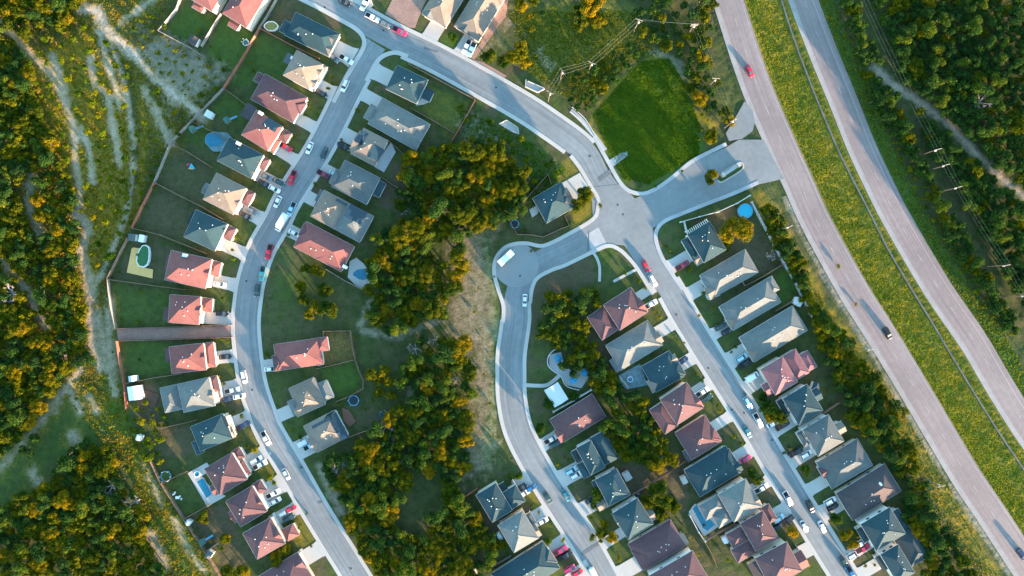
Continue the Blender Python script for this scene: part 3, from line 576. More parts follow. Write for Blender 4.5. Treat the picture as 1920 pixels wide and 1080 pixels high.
F = [
 ([(342,-6),(333,20),(300,60),(360,92),(378,104)], 'fence_grey', 'weathered fence round the top left yard beside the pale dirt track'),
 ([(417,28),(398,58),(380,88)], 'fence_grey', 'pale fence between the two top left lawns'),
 ([(524,-6),(505,28),(487,57)], 'fence_grey', 'pale fence left of the green oval pool at the top'),
 ([(487,57),(460,105),(421,167)], 'fence_red', 'long fence coloured sunlit red running down from the green oval pool'),
 ([(490,55),(545,85),(600,112)], 'fence_red', 'red fence below the large slate blue roof at the top'),
 ([(421,167),(397,192),(362,228),(325,266)], 'fence_grey', 'grey back fence beside the end of the pale dirt track'),
 ([(421,167),(445,184),(468,202)], 'fence', 'short lot fence left of the second maroon roof'),
 ([(362,230),(405,250),(438,270)], 'fence', 'lot fence between the kidney shaped pool and the striped lawn'),
 ([(325,266),(316,285),(292,343)], 'fence_grey', 'grey back fence beside the yard with the kite'),
 ([(325,272),(352,285),(400,315)], 'fence', 'lot fence below the kidney shaped pool'),
 ([(292,343),(268,390),(250,428)], 'fence_red', 'sunlit orange fence behind the bare brown yard'),
 ([(292,343),(340,368),(380,388),(420,412)], 'fence', 'lot fence below the yard with the kite'),
 ([(250,428),(300,440),(345,458),(390,476)], 'fence', 'lot fence above the yellow pool deck'),
 ([(242,447),(225,480),(205,522)], 'fence', 'back fence left of the yellow pool deck'),
 ([(205,522),(207,545),(212,580),(220,614)], 'fence_grey', 'back fence left of the big green lawn above the gravel strip'),
 ([(206,524),(250,530),(300,537),(350,543)], 'fence', 'lot fence below the yellow pool deck'),
 ([(220,616),(320,613),(437,609)], 'fence', 'thin fence along the top edge of the gravel strip'),
 ([(222,639),(330,636),(437,632)], 'fence', 'thin fence along the bottom edge of the gravel strip'),
 ([(222,640),(228,680),(236,720),(240,765)], 'fence_red', 'back fence beside the small white tent shed'),
 ([(240,718),(290,708),(345,700)], 'fence', 'lot fence above the brown yard with yellow trees'),
 ([(300,803),(345,793),(372,786)], 'fence', 'short lot fence behind the twelfth house of the curve'),
 ([(285,864),(305,905),(345,968),(392,1040),(425,1095)], 'fence', 'long back fence beside the scrub at lower left'),
 ([(305,905),(330,893),(352,883)], 'fence', 'short fence beside the ring shaped trampoline'),
 ([(350,970),(372,958),(394,945)], 'fence', 'short fence below the white garden chairs'),
 ([(391,1030),(412,1016)], 'fence_grey', 'tiny grey fence piece below the teal play set'),
 ([(767,122),(830,155),(890,188)], 'fence', 'long brown fence following the top street corner lot'),
 ([(891,190),(870,228),(845,270)], 'fence_red', 'orange fence closing the corner lot by the empty field'),
 ([(772,205),(810,226),(850,250)], 'fence', 'lot fence between the corner lot and the big grey roof'),
 ([(728,264),(745,278),(757,291)], 'fence', 'short lot fence right of the house with two solar arrays'),
 ([(716,333),(735,346),(756,358)], 'fence', 'short lot fence by the bare yard beside the wood'),
 ([(613,505),(645,525),(680,543)], 'fence_grey', 'pale fence below the pool at the wood edge'),
 ([(608,634),(608,621),(658,620),(662,650),(667,673)], 'fence', 'fence round the brown yard of the wide red roof'),
 ([(595,691),(630,683),(667,674)], 'fence', 'fence between the brown yard and the dark green lawn'),
 ([(667,674),(674,695),(682,712),(682,728),(650,745),(632,752)], 'fence', 'fence round the dark green lawn beside the round trampoline'),
 ([(657,818),(690,806),(727,788)], 'fence', 'fence below the yard with the brown deck'),
 ([(1033,345),(1027,328),(990,370),(952,408),(970,440),(1000,441),(1018,445),(1050,430),(1067,424),(1058,404)], 'fence', 'fence round the yard of the lone junction house'),
 ([(870,931),(895,914)], 'fence_red', 'short brown fence left of the first lower middle house'),
 ([(1275,417),(1310,407),(1345,398),(1380,382),(1403,368)], 'masonry', 'pale wall along the entrance road above the blue pool'),
 ([(1281,416),(1286,435)], 'masonry', 'short pale wall beside the pergola roof'),
 ([(1407,380),(1432,427),(1467,493),(1488,528),(1500,553),(1510,572)], 'masonry', 'long pale wall between the back yards and the highway trees'),
 ([(1516,588),(1529,604)], 'masonry', 'broken end piece of the pale wall below its gap'),
 ([(1467,495),(1430,518),(1395,536),(1390,528)], 'fence', 'lot fence between the first two pale grey highway side roofs'),
 ([(1498,556),(1475,570),(1452,583)], 'fence', 'lot fence by the lawn beside the third highway side roof'),
 ([(1571,755),(1556,764),(1540,776)], 'fence', 'lot fence reaching into the trees below the sixth highway side roof'),
 ([(1712,992),(1698,1001),(1690,1006)], 'fence', 'short fence above the last highway side roof'),
 ([(1696,885),(1722,930)], 'fence_grey', 'grey fence right of the dark brown roof'),
 ([(1185,926),(1215,908),(1247,888),(1283,864)], 'fence', 'dark fence crossing the block under the big shade tree'),
 ([(1292,965),(1308,995),(1320,1012)], 'masonry', 'low wall left of the L shaped pool deck'),
 ([(1320,1012),(1350,995),(1378,980)], 'fence', 'brown fence below the L shaped pool deck'),
 ([(1320,1014),(1335,1040),(1342,1060)], 'fence', 'fence running down from the L shaped pool'),
 ([(1037,771),(1075,750),(1108,730)], 'masonry', 'pale wall between the white pavilion and the maroon roof'),
 ([(903,1072),(930,1056),(958,1040)], 'fence_grey', 'grey fence above the bottom slate blue roof'),
 ([(890,1064),(900,1084)], 'masonry', 'tiny pale wall at the bottom edge of the wood'),
]
for pts, m, lab in F: fence(pts, m, 1.8 if m != 'masonry' else 2.1, lab)
# curved seat wall of the garden
b = MB(); cw = smooth([(1056,640),(1048,650),(1034,660),(1027,672),(1028,686),(1038,696),(1050,704),(1055,712),(1060,722),(1072,728),(1086,731)], 3)
root = empty('garden_wall', (*P(1050,690)[:2], 0)); nn = normals(cw)
for i in range(len(cw)-1):
    q = [cw[i]-nn[i]*.8, cw[i+1]-nn[i+1]*.8, cw[i+1]+nn[i+1]*.8, cw[i]+nn[i]*.8]
    b.prism([(P(*x)[0]-root.location.x, P(*x)[1]-root.location.y) for x in q], 0, .6, 'masonry')
b.build('wall_panel', root); tag(root, 'low white winding garden wall beside the blue umbrellas', 'wall')
# ------------------------------------------------------------------ pools, decks, garden things
def blob(cu, cv, rs, n=32):
    k = len(rs); out = []
    for i in range(n):
        a = 2*math.pi*i/n; f = i*k/n; j = int(f); w = f-j; w = (1-math.cos(math.pi*w))/2
        r = rs[j%k]*(1-w)+rs[(j+1)%k]*w; out.append((cu+r*math.cos(a), cv+r*math.sin(a)))
    return out
def grow(pts, d):
    cx = sum(p[0] for p in pts)/len(pts); cy = sum(p[1] for p in pts)/len(pts); out = []
    for x, y in pts:
        l = math.hypot(x-cx, y-cy); out.append((cx+(x-cx)*(l+d)/l, cy+(y-cy)*(l+d)/l))
    return out
def ring(b, inner, outer, z0, z1, m):
    n = len(inner); vs = [(*p, z1) for p in inner]+[(*p, z1) for p in outer]+[(*p, z0) for p in inner]+[(*p, z0) for p in outer]; fs = []
    for i in range(n):
        j = (i+1)%n; fs += [(i,n+i,n+j,j), (n+i,3*n+i,3*n+j,n+j), (j,2*n+j,2*n+i,i)]
    b.add(vs, fs, m)
def pool(pts, wm, label, deck=None, deckm='concrete', h=.25, cop='concrete', name='swimming_pool'):
    cx = sum(p[0] for p in pts)/len(pts); cy = sum(p[1] for p in pts)/len(pts); c = P(cx, cy)
    root = empty(name, (c[0], c[1], 0)); L = lambda q: [(P(*p)[0]-c[0], P(*p)[1]-c[1]) for p in q]
    if sum(pts[i][0]*pts[(i+1)%len(pts)][1]-pts[(i+1)%len(pts)][0]*pts[i][1] for i in range(len(pts))) > 0: pts = pts[::-1]
    b = MB(); b.prism(L(pts), 0, h-.04, wm); b.build('water', root)
    b = MB(); ring(b, L(pts), L(grow(pts, 1.6)), -.1, h, cop); b.build('coping', root)
    if deck:
        b = MB(); b.prism(L(deck), -.1, .13, deckm); b.build('deck', root)
    tag(root, label, 'pool'); return root
pool(blob(403,265,[15,11,9,13,17,18,13,15]), 'water', 'kidney shaped blue pool behind the fifth outer house', blob(412,266,[24,20,18,22,24,24,18,22]), 'patio_blue', .2, 'patio_blue')
pool([(266,468),(270,462),(276,461),(281,465),(282,475),(281,488),(278,496),(272,500),(264,498),(260,491),(261,478)], 'water_green', 'raised oval green pool with white rim on a yellow deck',
     [(247,466),(251,464),(266,466),(262,490),(270,502),(287,505),(286,522),(238,511)], 'deckwood', 1.2, 'white')
pool(blob(675,514,[13,14,10,9,13,10,9,13]), 'water', 'freeform blue pool at the wood edge below the coral roof', [(656,490),(668,483),(682,494),(694,512),(694,530),(680,542),(668,536),(652,520)], 'concrete', .2)
pool([(369,902),(382,896),(398,926),(387,934)], 'water', 'long rectangular blue pool with white steps', [(352,887),(388,867),(397,880),(378,893),(402,922),(416,926),(424,930),(389,950)], 'concrete', .2)
pool([(1298,952),(1307,946),(1320,971),(1328,968),(1340,984),(1326,995),(1318,990)], 'water', 'L shaped blue pool on a pale deck between grey and maroon roofs', [(1291,960),(1303,944),(1322,968),(1336,966),(1350,985),(1320,1006)], 'concrete', .2)
pool(blob(1396,396,[12.5]*8), 'water_blue', 'round bright blue pool in the corner yard by the entrance road', None, h=1.1, cop='frame_blue')
pool(blob(510,51,[12,9,7.5,9,12,9,7.5,9]), 'water_olive', 'oval olive green pool with white rim at the top', None, h=1.1, cop='white')
slab('patio', [(1160,704),(1200,682),(1214,722),(1176,730),(1164,722)], .10, 'patio_blue')
slab('patio', [(733,266),(742,285),(720,323),(702,313)], .10, 'concrete_dull')
slab('patio', [(800,172),(812,178),(808,190),(794,196),(780,198)], .10, 'concrete'); slab('patio', [(992,393),(1004,386),(1012,398),(998,408)], .12, 'concrete')
slab('patio', [(592,671),(606,669),(608,684),(596,687)], .10, 'concrete'); slab('patio', [(300,740),(262,728),(260,760),(290,765)], .03, 'mulch')
slab('patio', [(1052,660),(1030,665),(1030,690),(1050,703),(1062,722),(1090,728),(1104,708),(1085,690),(1060,692)], .05, 'concrete_dull')
def trampoline(u, v, r, lab, m='trampoline', fr='frame_blue', h=.9):
    c = P(u, v, h); root = empty('trampoline', (c[0], c[1], 0)); R = r*K; n = 24
    ci = [(R*.86*math.cos(2*math.pi*i/n), R*.86*math.sin(2*math.pi*i/n)) for i in range(n)]; co = [(x/.86, y/.86) for x, y in ci]
    b = MB(); b.prism(ci, h-.06, h-.03, m, True); b.build('jumping_mat', root)
    b = MB(); ring(b, ci, co, h-.1, h, fr); b.build('frame', root)
    for i in range(0, n, 4):
        b = MB(); b.tube((*co[i], 0), (*co[i], h+1.5), .04, .04, 'vent'); b.build('leg', root)
    tag(root, lab, 'trampoline', 'trampolines in the yards')
trampoline(663, 751, 10, 'round dark trampoline beside the dark green lawn'); trampoline(965, 420, 8, 'round black trampoline in the yard above the cul-de-sac')
trampoline(311, 893, 10, 'blue ringed trampoline under yellow branches at lower left', 'grassflat'); trampoline(461, 80, 6, 'small grey netted trampoline beside the fence coloured sunlit red', 'bin', 'vent')
def umbrella(u, v, lab):
    c = P(u, v, 2.6); root = empty('patio_umbrella', (c[0], c[1], 0)); b = MB(); n = 6
    pts = []
    for i in range(12):
        r = 1.75 if i%2 == 0 else 1.35; a = math.pi*i/6; pts.append((r*math.cos(a), r*math.sin(a), 2.3 if i%2 == 0 else 2.42))
    b.add(pts+[(0,0,3.0)], [(i,(i+1)%12,12) for i in range(12)]+[(12,(i+1)%12,i) for i in range(12)], 'umbrella'); b.build('canopy', root)
    b = MB(); b.tube((0,0,0),(0,0,3.05),.04,.03,'vent'); b.build('pole', root)
    b = MB(); b.tube((0,0,.70),(0,0,.75),.55,.55,'white',14); b.build('table_top', root); tag(root, lab, 'umbrella', 'blue umbrellas in the garden')
umbrella(1047, 672, 'blue patio umbrella furthest up and left, inside the wall curve'); umbrella(1075, 712, 'blue patio umbrella lowest of three, nearest the white pavilion'); umbrella(1096, 698, 'blue patio umbrella furthest right of the three')
# pavilion
def pavilion():
    A, h, t, L, W = axes((1020,732), (1046,716), 38); z = 3.2
    cc = A+h*L/2+t*W/2; c = P(*cc, z); ang = math.atan2(-h[1], h[0]); root = empty('pavilion', (c[0], c[1], 0), ang); x = L*K*.49; y = W*K*.49
    b = MB(); b.add([(-x,-y,z),(x,-y,z),(x,y,z),(-x,y,z),(0,-y,z+.9),(0,y,z+.9),(-x,-y,z-.15),(x,-y,z-.15),(x,y,z-.15),(-x,y,z-.15)],
        [(0,4,5,3),(4,1,2,5),(0,1,4),(2,3,5),(6,7,1,0),(8,9,3,2),(7,8,2,1),(9,6,0,3),(9,8,7,6)], 'metalroof'); b.build('roof', root)
    for sx in (-1,1):
        for sy in (-1,0,1):
            b = MB(); b.box(sx*(x-.4)-.1, sx*(x-.4)+.1, sy*(y-.4)-.1, sy*(y-.4)+.1, 0, z-.15, 'white'); b.build('post', root)
    for sy in (-.4,.4):
        b = MB(); b.box(-1,1,sy*y-.4,sy*y+.4,.7,.76,'deckwood'); b.box(-.8,-.7,sy*y-.3,sy*y+.3,0,.7,'deckwood'); b.box(.7,.8,sy*y-.3,sy*y+.3,0,.7,'deckwood'); b.build('picnic_table', root)
    tag(root, 'white metal roofed pavilion beside the curved garden wall', 'pavilion')
pavilion()
def shed(u, v, w, d, ang, rm, lab, h=2.2, name='garden_shed'):
    c = P(u, v, h); root = empty(name, (c[0], c[1], 0), -math.radians(ang)); w *= K/2; d *= K/2
    b = MB(); b.box(-w+.1, w-.1, -d+.1, d-.1, 0, h-.1, 'wall_white'); b.build('wall', root)
    b = MB(); b.add([(-w,-d,h),(w,-d,h),(w,d,h),(-w,d,h),(0,-d,h+.6),(0,d,h+.6)], [(0,4,5,3),(4,1,2,5),(0,1,4),(2,3,5),(3,2,1,0)], rm); b.build('roof', root)
    b = MB(); b.box(-.5, .5, -d+.02, -d+.10, 0, 1.9, 'garage'); b.build('door', root); tag(root, lab, 'shed', 'sheds and tents in the back yards')
shed(391,214,14,13,30,'metalroof','small pale shed beside the end of the dirt track'); shed(248,710,14,11,-8,'metalroof','small white shed above the white tent')
shed(252,737,24,26,-8,'white','white tent roof with dark marks beside the back fence',2.5,'canopy_tent'); shed(260,821,10,10,20,'white','tiny white shed at the left among yellow trees')
shed(353,980,9,9,30,'metalroof','pale blue shed on the lower left back fence'); shed(392,1040,11,13,35,'roof_slate','grey blue shed lowest on the left back fence')
shed(247,445,14,13,5,'roof_slate','grey roofed shed above the yellow pool deck'); shed(265,447,10,14,10,'white','pale shed beside the grey one above the pool deck'); shed(362,75,18,16,30,'roof_brown','brown shed in the scrub below the top left lawn')
shed(718,780,14,15,-30,'roof_teal','blue green shed under trees right of the trampoline'); shed(1283,900,11,14,-25,'concrete','pale shed behind the large teal roof in the block'); shed(1362,1012,14,12,-25,'metalroof','pale shed below the L shaped pool')
shed(1497,566,16,14,30,'metalroof','pale shed by the pale wall and highway trees'); shed(1530,725,14,16,20,'roof_teal','dark teal gazebo under the highway trees'); shed(937,1006,14,7,60,'metalroof','narrow pale shed beside the grey roof by the wood'); shed(1176,893,14,16,-30,'concrete_dull','small grey slab shed in the bare yard')
# storm drain headwalls
def headwall(pts, lab):
    cx = sum(p[0] for p in pts)/len(pts); cy = sum(p[1] for p in pts)/len(pts); c = P(cx, cy); root = empty('drain_headwall', (c[0], c[1], 0))
    L = [(P(*p)[0]-c[0], P(*p)[1]-c[1]) for p in pts]; b = MB(); b.prism(L, -.3, .06, 'concrete'); b.build('apron', root); b = MB()
    for i in range(len(L)-1):
        a = Vector(L[i]); d = (Vector(L[i+1])-a); n = Vector((-d.y, d.x)).normalized()*.13; e = a+d
        b.prism([tuple(a-n), tuple(e-n), tuple(e+n), tuple(a+n)], 0, .9, 'concrete')
    b.build('wing_wall', root); tag(root, lab, 'drain')
headwall([(986,150),(985,163),(1008,174),(1021,167),(990,153)], 'white concrete drain apron above the top street'); headwall([(936,233),(950,226),(971,240),(973,252),(958,246)], 'white concrete drain apron below the top street')
struct(ribbon('drainage_channel', smooth([(1070,207),(1090,225),(1115,255),(1135,282)]), -4, 4, .05, 'concrete_dull')); struct(ribbon('drainage_channel', smooth([(1068,206),(1092,228),(1112,262)]), -7.5, -6.2, .3, 'masonry')); struct(ribbon('drainage_channel', smooth([(1074,204),(1100,228),(1138,278)]), 6.2, 7.5, .3, 'masonry'))
slab('path', [(1143,300),(1165,286),(1176,284),(1177,292),(1150,312)], .06, 'concrete_dull')
# entrance island with its sign wall
slab('traffic_island', [(1345,336),(1350,342),(1372,330),(1390,318),(1393,310),(1388,306),(1372,314),(1350,328)], .16, 'grassflat'); struct(ribbon('traffic_island', smooth([(1346,338),(1352,342),(1372,331),(1390,319),(1394,311),(1388,305),(1372,312),(1352,324)]), -1.2, 1.2, .2, 'concrete'))
c = P(1368,320); root = empty('entrance_sign_wall', (c[0], c[1], .1), math.radians(33)); b = MB(); b.box(-3.2,3.2,-.5,.5,0,1.5,'wall_brick'); b.build('wall', root); b = MB(); b.box(-3.4,3.4,-.65,.65,1.5,1.7,'concrete_dull'); b.build('cap', root)
b = MB(); b.box(-2.2,2.2,-.56,-.5,.4,1.2,'white'); b.build('name_board', root)
for sx in (-1,1): b = MB(); b.box(sx*3.5-.5,sx*3.5+.5,-.7,.7,0,2.0,'wall_brick'); b.box(sx*3.5-.6,sx*3.5+.6,-.8,.8,2,2.15,'concrete'); b.build('pillar', root)
tag(root, 'brick entrance sign wall on the road island beside the round tree', 'sign wall')
# kite shaped play canopy, tables, chairs, play sets
def kite():
    c = P(358,311,.5); root = empty('beach_ball_slide', (c[0], c[1], 0)); 
    b = MB(); b.add([(-1.2,-.9,.05),(1.5,-1.1,.05),(.4,.9,1.1),(-.5,-.6,.6)], [(0,1,3),(1,2,3),(2,0,3),(2,1,0)], 'water_blue'); b.build('cover', root)
    b = MB(); b.tube((-1.6,.1,.2),(-.4,.8,.5),.35,.25,'car_red',8); b.build('float', root); b = MB(); b.tube((-1.0,-.9,.15),(.6,-1.2,.15),.2,.2,'deckwood',8); b.build('float', root)
    tag(root, 'small bright blue and red inflatable toy on the empty lawn', 'toy')
kite()
def chair(u, v, a, lab):
    c = P(u, v); root = empty('garden_chair', (c[0], c[1], 0), a); b = MB(); b.box(-.3,.3,-.3,.3,.38,.44,'white'); b.build('seat', root); b = MB(); b.box(-.3,.3,.26,.32,.44,.95,'white'); b.build('backrest', root)
    for sx in (-.26,.26):
        for sy in (-.26,.26): b = MB(); b.box(sx-.03,sx+.03,sy-.03,sy+.03,0,.38,'white'); b.build('leg', root)
    tag(root, lab, 'chair', 'white garden chairs on the lawn')
for u, v, a in ((329,923,.3),(327,926,2),(338,930,1),(341,935,4)): chair(u, v, a, 'white garden chair on the lawn left of the long pool')
c = P(334,932); root = empty('garden_table', (c[0], c[1], 0)); b = MB(); b.box(-.7,.7,-.5,.5,.68,.74,'white'); b.build('table_top', root)
for sx in (-.6,.6): b = MB(); b.box(sx-.05,sx+.05,-.4,.4,0,.68,'white'); b.build('leg', root)
tag(root, 'white garden table among chairs left of the long pool', 'table')
def playset(u, v, a, lab):
    c = P(u, v); root = empty('play_set', (c[0], c[1], 0), a); b = MB(); b.box(-1,1,-1,1,1.4,1.5,'fence'); b.build('platform', root)
    for sx in (-.9,.9):
        for sy in (-.9,.9): b = MB(); b.box(sx-.06,sx+.06,sy-.06,sy+.06,0,2.6,'fence'); b.build('post', root)
    b = MB(); b.add([(-1.1,-1.1,2.5),(1.1,-1.1,2.5),(1.1,1.1,2.5),(-1.1,1.1,2.5),(0,-1.1,3.2),(0,1.1,3.2)], [(0,4,5,3),(4,1,2,5),(0,1,4),(2,3,5),(3,2,1,0)], 'bin'); b.build('roof', root)
    b = MB(); b.add([(1,-.4,1.45),(1,.4,1.45),(3.6,.4,.2),(3.6,-.4,.2),(1,-.4,1.35),(1,.4,1.35),(3.6,.4,.1),(3.6,-.4,.1)], [(0,3,2,1),(4,5,6,7),(0,4,7,3),(1,2,6,5)], 'frame_blue'); b.build('slide', root)
    tag(root, lab, 'play set', 'play sets in the yards')
playset(366,245,.5,'play set with green roof beside the kidney shaped pool'); playset(384,1012,.5,'teal play set in the lower left back yard'); playset(430,228,.6,'play set behind the striped lawn of the curve'); playset(608+60,0,0,'play set half cut by the top frame edge') if False else None
def bench(u, v, a, lab):
    c = P(u, v); root = empty('hot_tub', (c[0], c[1], 0), a); n = 8; R = 1.15; ci = [(R*.82*math.cos(2*math.pi*i/n), R*.82*math.sin(2*math.pi*i/n)) for i in range(n)]; co = [(x/.82, y/.82) for x, y in ci]
    b = MB(); ring(b, ci, co, 0, .85, 'white'); b.build('shell', root); b = MB(); b.prism(ci, .2, .72, 'water'); b.build('water', root); tag(root, lab, 'hot tub')
bench(1181,711,0,'round white topped hot tub on blue slate patio'); bench(371,888,0,'square looking hot tub at the head of the long pool')
def bin_(u, v, a, m, lab):
    c = P(u, v); root = empty('wheelie_bin', (c[0], c[1], 0), a); b = MB(); b.add([(-.28,-.3,.08),(.28,-.3,.08),(.28,.3,.08),(-.28,.3,.08),(-.36,-.4,1.0),(.36,-.4,1.0),(.36,.4,1.0),(-.36,.4,1.0)], [(3,2,1,0),(4,5,6,7),(0,1,5,4),(1,2,6,5),(2,3,7,6),(3,0,4,7)], m); b.build('body', root)
    b = MB(); b.add([(-.4,-.45,1.0),(.4,-.45,1.0),(.4,.45,1.0),(-.4,.45,1.0),(-.38,-.4,1.12),(.38,-.4,1.12),(.38,.42,1.08),(-.38,.42,1.08)], [(4,5,6,7),(0,1,5,4),(1,2,6,5),(2,3,7,6),(3,0,4,7)], m); b.build('lid', root)
    for s in (-.3,.3): b = MB(); b.tube((s-.03,.36,.12),(s+.03,.36,.12),.12,.12,'tyre',10); b.build('wheel', root)
    tag(root, lab, 'bin', 'bins at the kerbs')
for i, (u, v, w) in enumerate([(565,876,"opposite the thirteenth outer house of the curve"),(576,962,"by the fifteenth outer house of the curve"),(1102,1064,"by the lowest magenta cars"),(500,822,"none"),(1396,738,"above the light blue suv of the diagonal street"),(1222,530,"none")]):
    if w != "none": bin_(u, v, .5, 'bin', 'dark green wheelie bin at the kerb '+w)
# ------------------------------------------------------------------ vehicles
def loft(b, secs, m):
    """secs: list of (x, half width bottom, half width top, z bottom, z top)"""
    vs = []; fs = []
    for x, wb_, wt, zb, zt in secs: vs += [(x,-wb_,zb),(x,wb_,zb),(x,wb_*1.0,zb+(zt-zb)*.6),(x,wt,zt),(x,-wt,zt),(x,-wb_*1.0,zb+(zt-zb)*.6)]
    n = len(secs)
    for i in range(n-1):
        for j in range(6): k = (j+1)%6; fs.append((6*i+j, 6*(i+1)+j, 6*(i+1)+k, 6*i+k))
    fs.append((5,4,3,2,1,0)[::1]); fs.append(tuple(6*(n-1)+j for j in range(6)))
    b.add(vs, [f[::-1] for f in fs], m)
def wheel_mesh():
    b = MB(); b.tube((0,-.11,0),(0,.11,0),.34,.34,'tyre',16); return b.mesh('wheel')
def rim_mesh():
    b = MB(); b.tube((0,-.125,0),(0,.125,0),.2,.2,'rim',12); return b.mesh('rim')
WM = wheel_mesh(); RM = rim_mesh(); CACHE = {}
SPEC = {'sedan': (4.75, 1.86), 'suv': (4.8, 1.95), 'pickup': (5.7, 2.02), 'van': (5.3, 2.05), 'boxvan': (7.2, 2.3)}
def parts(kind, color):
    key = (kind, color)
    if key in CACHE: return CACHE[key]
    L, W = SPEC[kind]; x = L/2; w = W/2; cm = 'car_'+color; out = []
    body = MB(); gl = MB(); rf = MB(); bed = None
    zb = .28; 
    if kind == 'sedan':
        loft(body, [(-x,w*.72,w*.66,zb+.12,.72),(-x+.12,w*.88,w*.80,zb,.88),(-x+.7,w,w*.9,zb,.93),(0,w,w*.92,zb,.95),(x-1.2,w,w*.88,zb,.88),(x-.3,w*.9,w*.78,zb,.76),(x,w*.66,w*.6,zb+.1,.62)], cm)
        loft(gl, [(-x+.55,w*.72,w*.68,.9,.94),(-x+1.25,w*.84,w*.72,.9,1.34),(x-2.0,w*.84,w*.72,.9,1.38),(x-1.15,w*.8,w*.74,.86,.92)], 'glass')
        rf.prism([(-x+1.25,-w*.70),(x-2.15,-w*.70),(x-2.0,-w*.64),(x-2.0,w*.64),(x-2.15,w*.70),(-x+1.25,w*.70),(-x+1.15,w*.6),(-x+1.15,-w*.6)], 1.33, 1.44, cm)
    elif kind == 'suv':
        loft(body, [(-x,w*.86,w*.78,zb+.12,.95),(-x+.15,w*.97,w*.88,zb,1.05),(0,w,w*.92,zb,1.08),(x-1.2,w,w*.88,zb,1.05),(x-.3,w*.92,w*.8,zb,.95),(x,w*.74,w*.68,zb+.1,.75)], cm)
        loft(gl, [(-x+.1,w*.82,w*.70,1.0,1.1),(-x+.45,w*.86,w*.76,1.02,1.6),(x-1.95,w*.86,w*.76,1.02,1.64),(x-1.1,w*.82,w*.76,1.0,1.08)], 'glass')
        rf.prism([(-x+.4,-w*.72),(x-2.1,-w*.74),(x-1.95,-w*.66),(x-1.95,w*.66),(x-2.1,w*.74),(-x+.4,w*.72)], 1.6, 1.72, cm)
        for s in (-1,1): rf.box(-x+.6, x-2.3, s*w*.62-.03, s*w*.62+.03, 1.72, 1.78, 'bedliner')
    elif kind == 'pickup':
        loft(body, [(-x,w*.94,w*.92,zb+.12,1.0),(-x+.06,w*.97,w*.95,zb+.05,1.02),(-x+1.95,w,w*.95,zb+.05,1.02),(x-1.4,w,w*.9,zb,1.08),(x-.3,w*.94,w*.84,zb,1.02),(x,w*.78,w*.72,zb+.1,.85)], cm)
        loft(gl, [(-x+2.0,w*.82,w*.76,1.0,1.12),(-x+2.2,w*.86,w*.78,1.0,1.68),(x-2.0,w*.86,w*.78,1.0,1.72),(x-1.35,w*.82,w*.76,1.0,1.1)], 'glass')
        rf.prism([(-x+2.2,-w*.74),(x-2.1,-w*.76),(x-2.0,-w*.66),(x-2.0,w*.66),(x-2.1,w*.76),(-x+2.2,w*.74)], 1.69, 1.80, cm)
        bed = MB(); bed.box(-x+.12, -x+1.88, -w*.8, w*.8, .7, 1.035, 'bedliner')
    elif kind == 'van':
        loft(body, [(-x,w*.92,w*.84,zb+.12,1.9),(-x+.1,w,w*.9,zb,1.98),(x-1.5,w,w*.9,zb,2.0),(x-.8,w,w*.88,zb,1.25),(x-.2,w*.92,w*.8,zb,.98),(x,w*.8,w*.72,zb+.1,.8)], cm)
        loft(gl, [(x-1.52,w*.86,w*.80,1.25,2.02),(x-.80,w*.86,w*.80,1.05,1.30)], 'glass')
        for s in (-1,1): gl.box(x-2.6, x-1.6, s*w-.03, s*w+.015, 1.2, 1.7, 'glass')
        rf.prism([(-x+.2,-w*.82),(x-1.6,-w*.82),(x-1.6,w*.82),(-x+.2,w*.82)], 1.97, 2.05, cm)
    else:
        body.box(-x, x-1.9, -w, w, .6, 3.0, cm); loft(body, [(x-1.85,w*.92,w*.86,zb,2.1),(x-1.1,w*.92,w*.84,zb,2.1),(x-.6,w*.9,w*.8,zb,1.2),(x,w*.8,w*.72,zb+.1,1.0)], cm)
        loft(gl, [(x-1.12,w*.82,w*.78,1.3,2.12),(x-.58,w*.82,w*.78,1.1,1.25)], 'glass'); rf.box(-x+.1, x-2.0, -w+.1, w-.1, 3.0, 3.06, cm)
    for n_, bb in (('body', body), ('window_glass', gl), ('car_roof', rf)): out.append((n_, bb.mesh(n_), (0,0,0)))
    if bed: out.append(('cargo_bed', bed.mesh('cargo_bed'), (0,0,0)))
    for s in (-1,1):
        b = MB(); b.box(x-.22, x-.05, s*w*.62-.17, s*w*.62+.17, .62 if kind == 'sedan' else .78, .70 if kind == 'sedan' else .9, 'lamp'); out.append(('headlight', b.mesh('headlight'), (0,0,0)))
        b = MB(); b.box(-x-.015, -x+.12, s*w*.7-.16, s*w*.7+.16, .68, .84, 'taillight'); out.append(('tail_light', b.mesh('tail_light'), (0,0,0)))
    for sx in (-1,1):
        for sy in (-1,1): out.append(('wheel', WM, (sx*x*.62, sy*(w-.1), .34)))
    CACHE[key] = out; return out
def car(u, v, ang, kind, color, label, z=.06):
    h = {'sedan': .9, 'suv': 1.1, 'pickup': 1.1, 'van': 1.4, 'boxvan': 2}[kind]
    c = P(u, v, h); root = empty({'sedan': 'car', 'suv': 'car', 'pickup': 'pickup_truck', 'van': 'van', 'boxvan': 'box_truck'}[kind], (c[0], c[1], z), -math.radians(ang))
    for n_, me, lc in parts(kind, color):
        o = raw(n_, me, root); o.location = lc
        if n_ == 'wheel': raw('rim', RM, o)
    tag(root, label, {'sedan': 'car', 'suv': 'car', 'pickup': 'pickup', 'van': 'van', 'boxvan': 'truck'}[kind], 'cars parked or driving in the streets')
def D(k): 
    r = ref(k); return ('on the driveway of house '+r)
def KB(k): return 'parked at the kerb by the house '+ref(k)
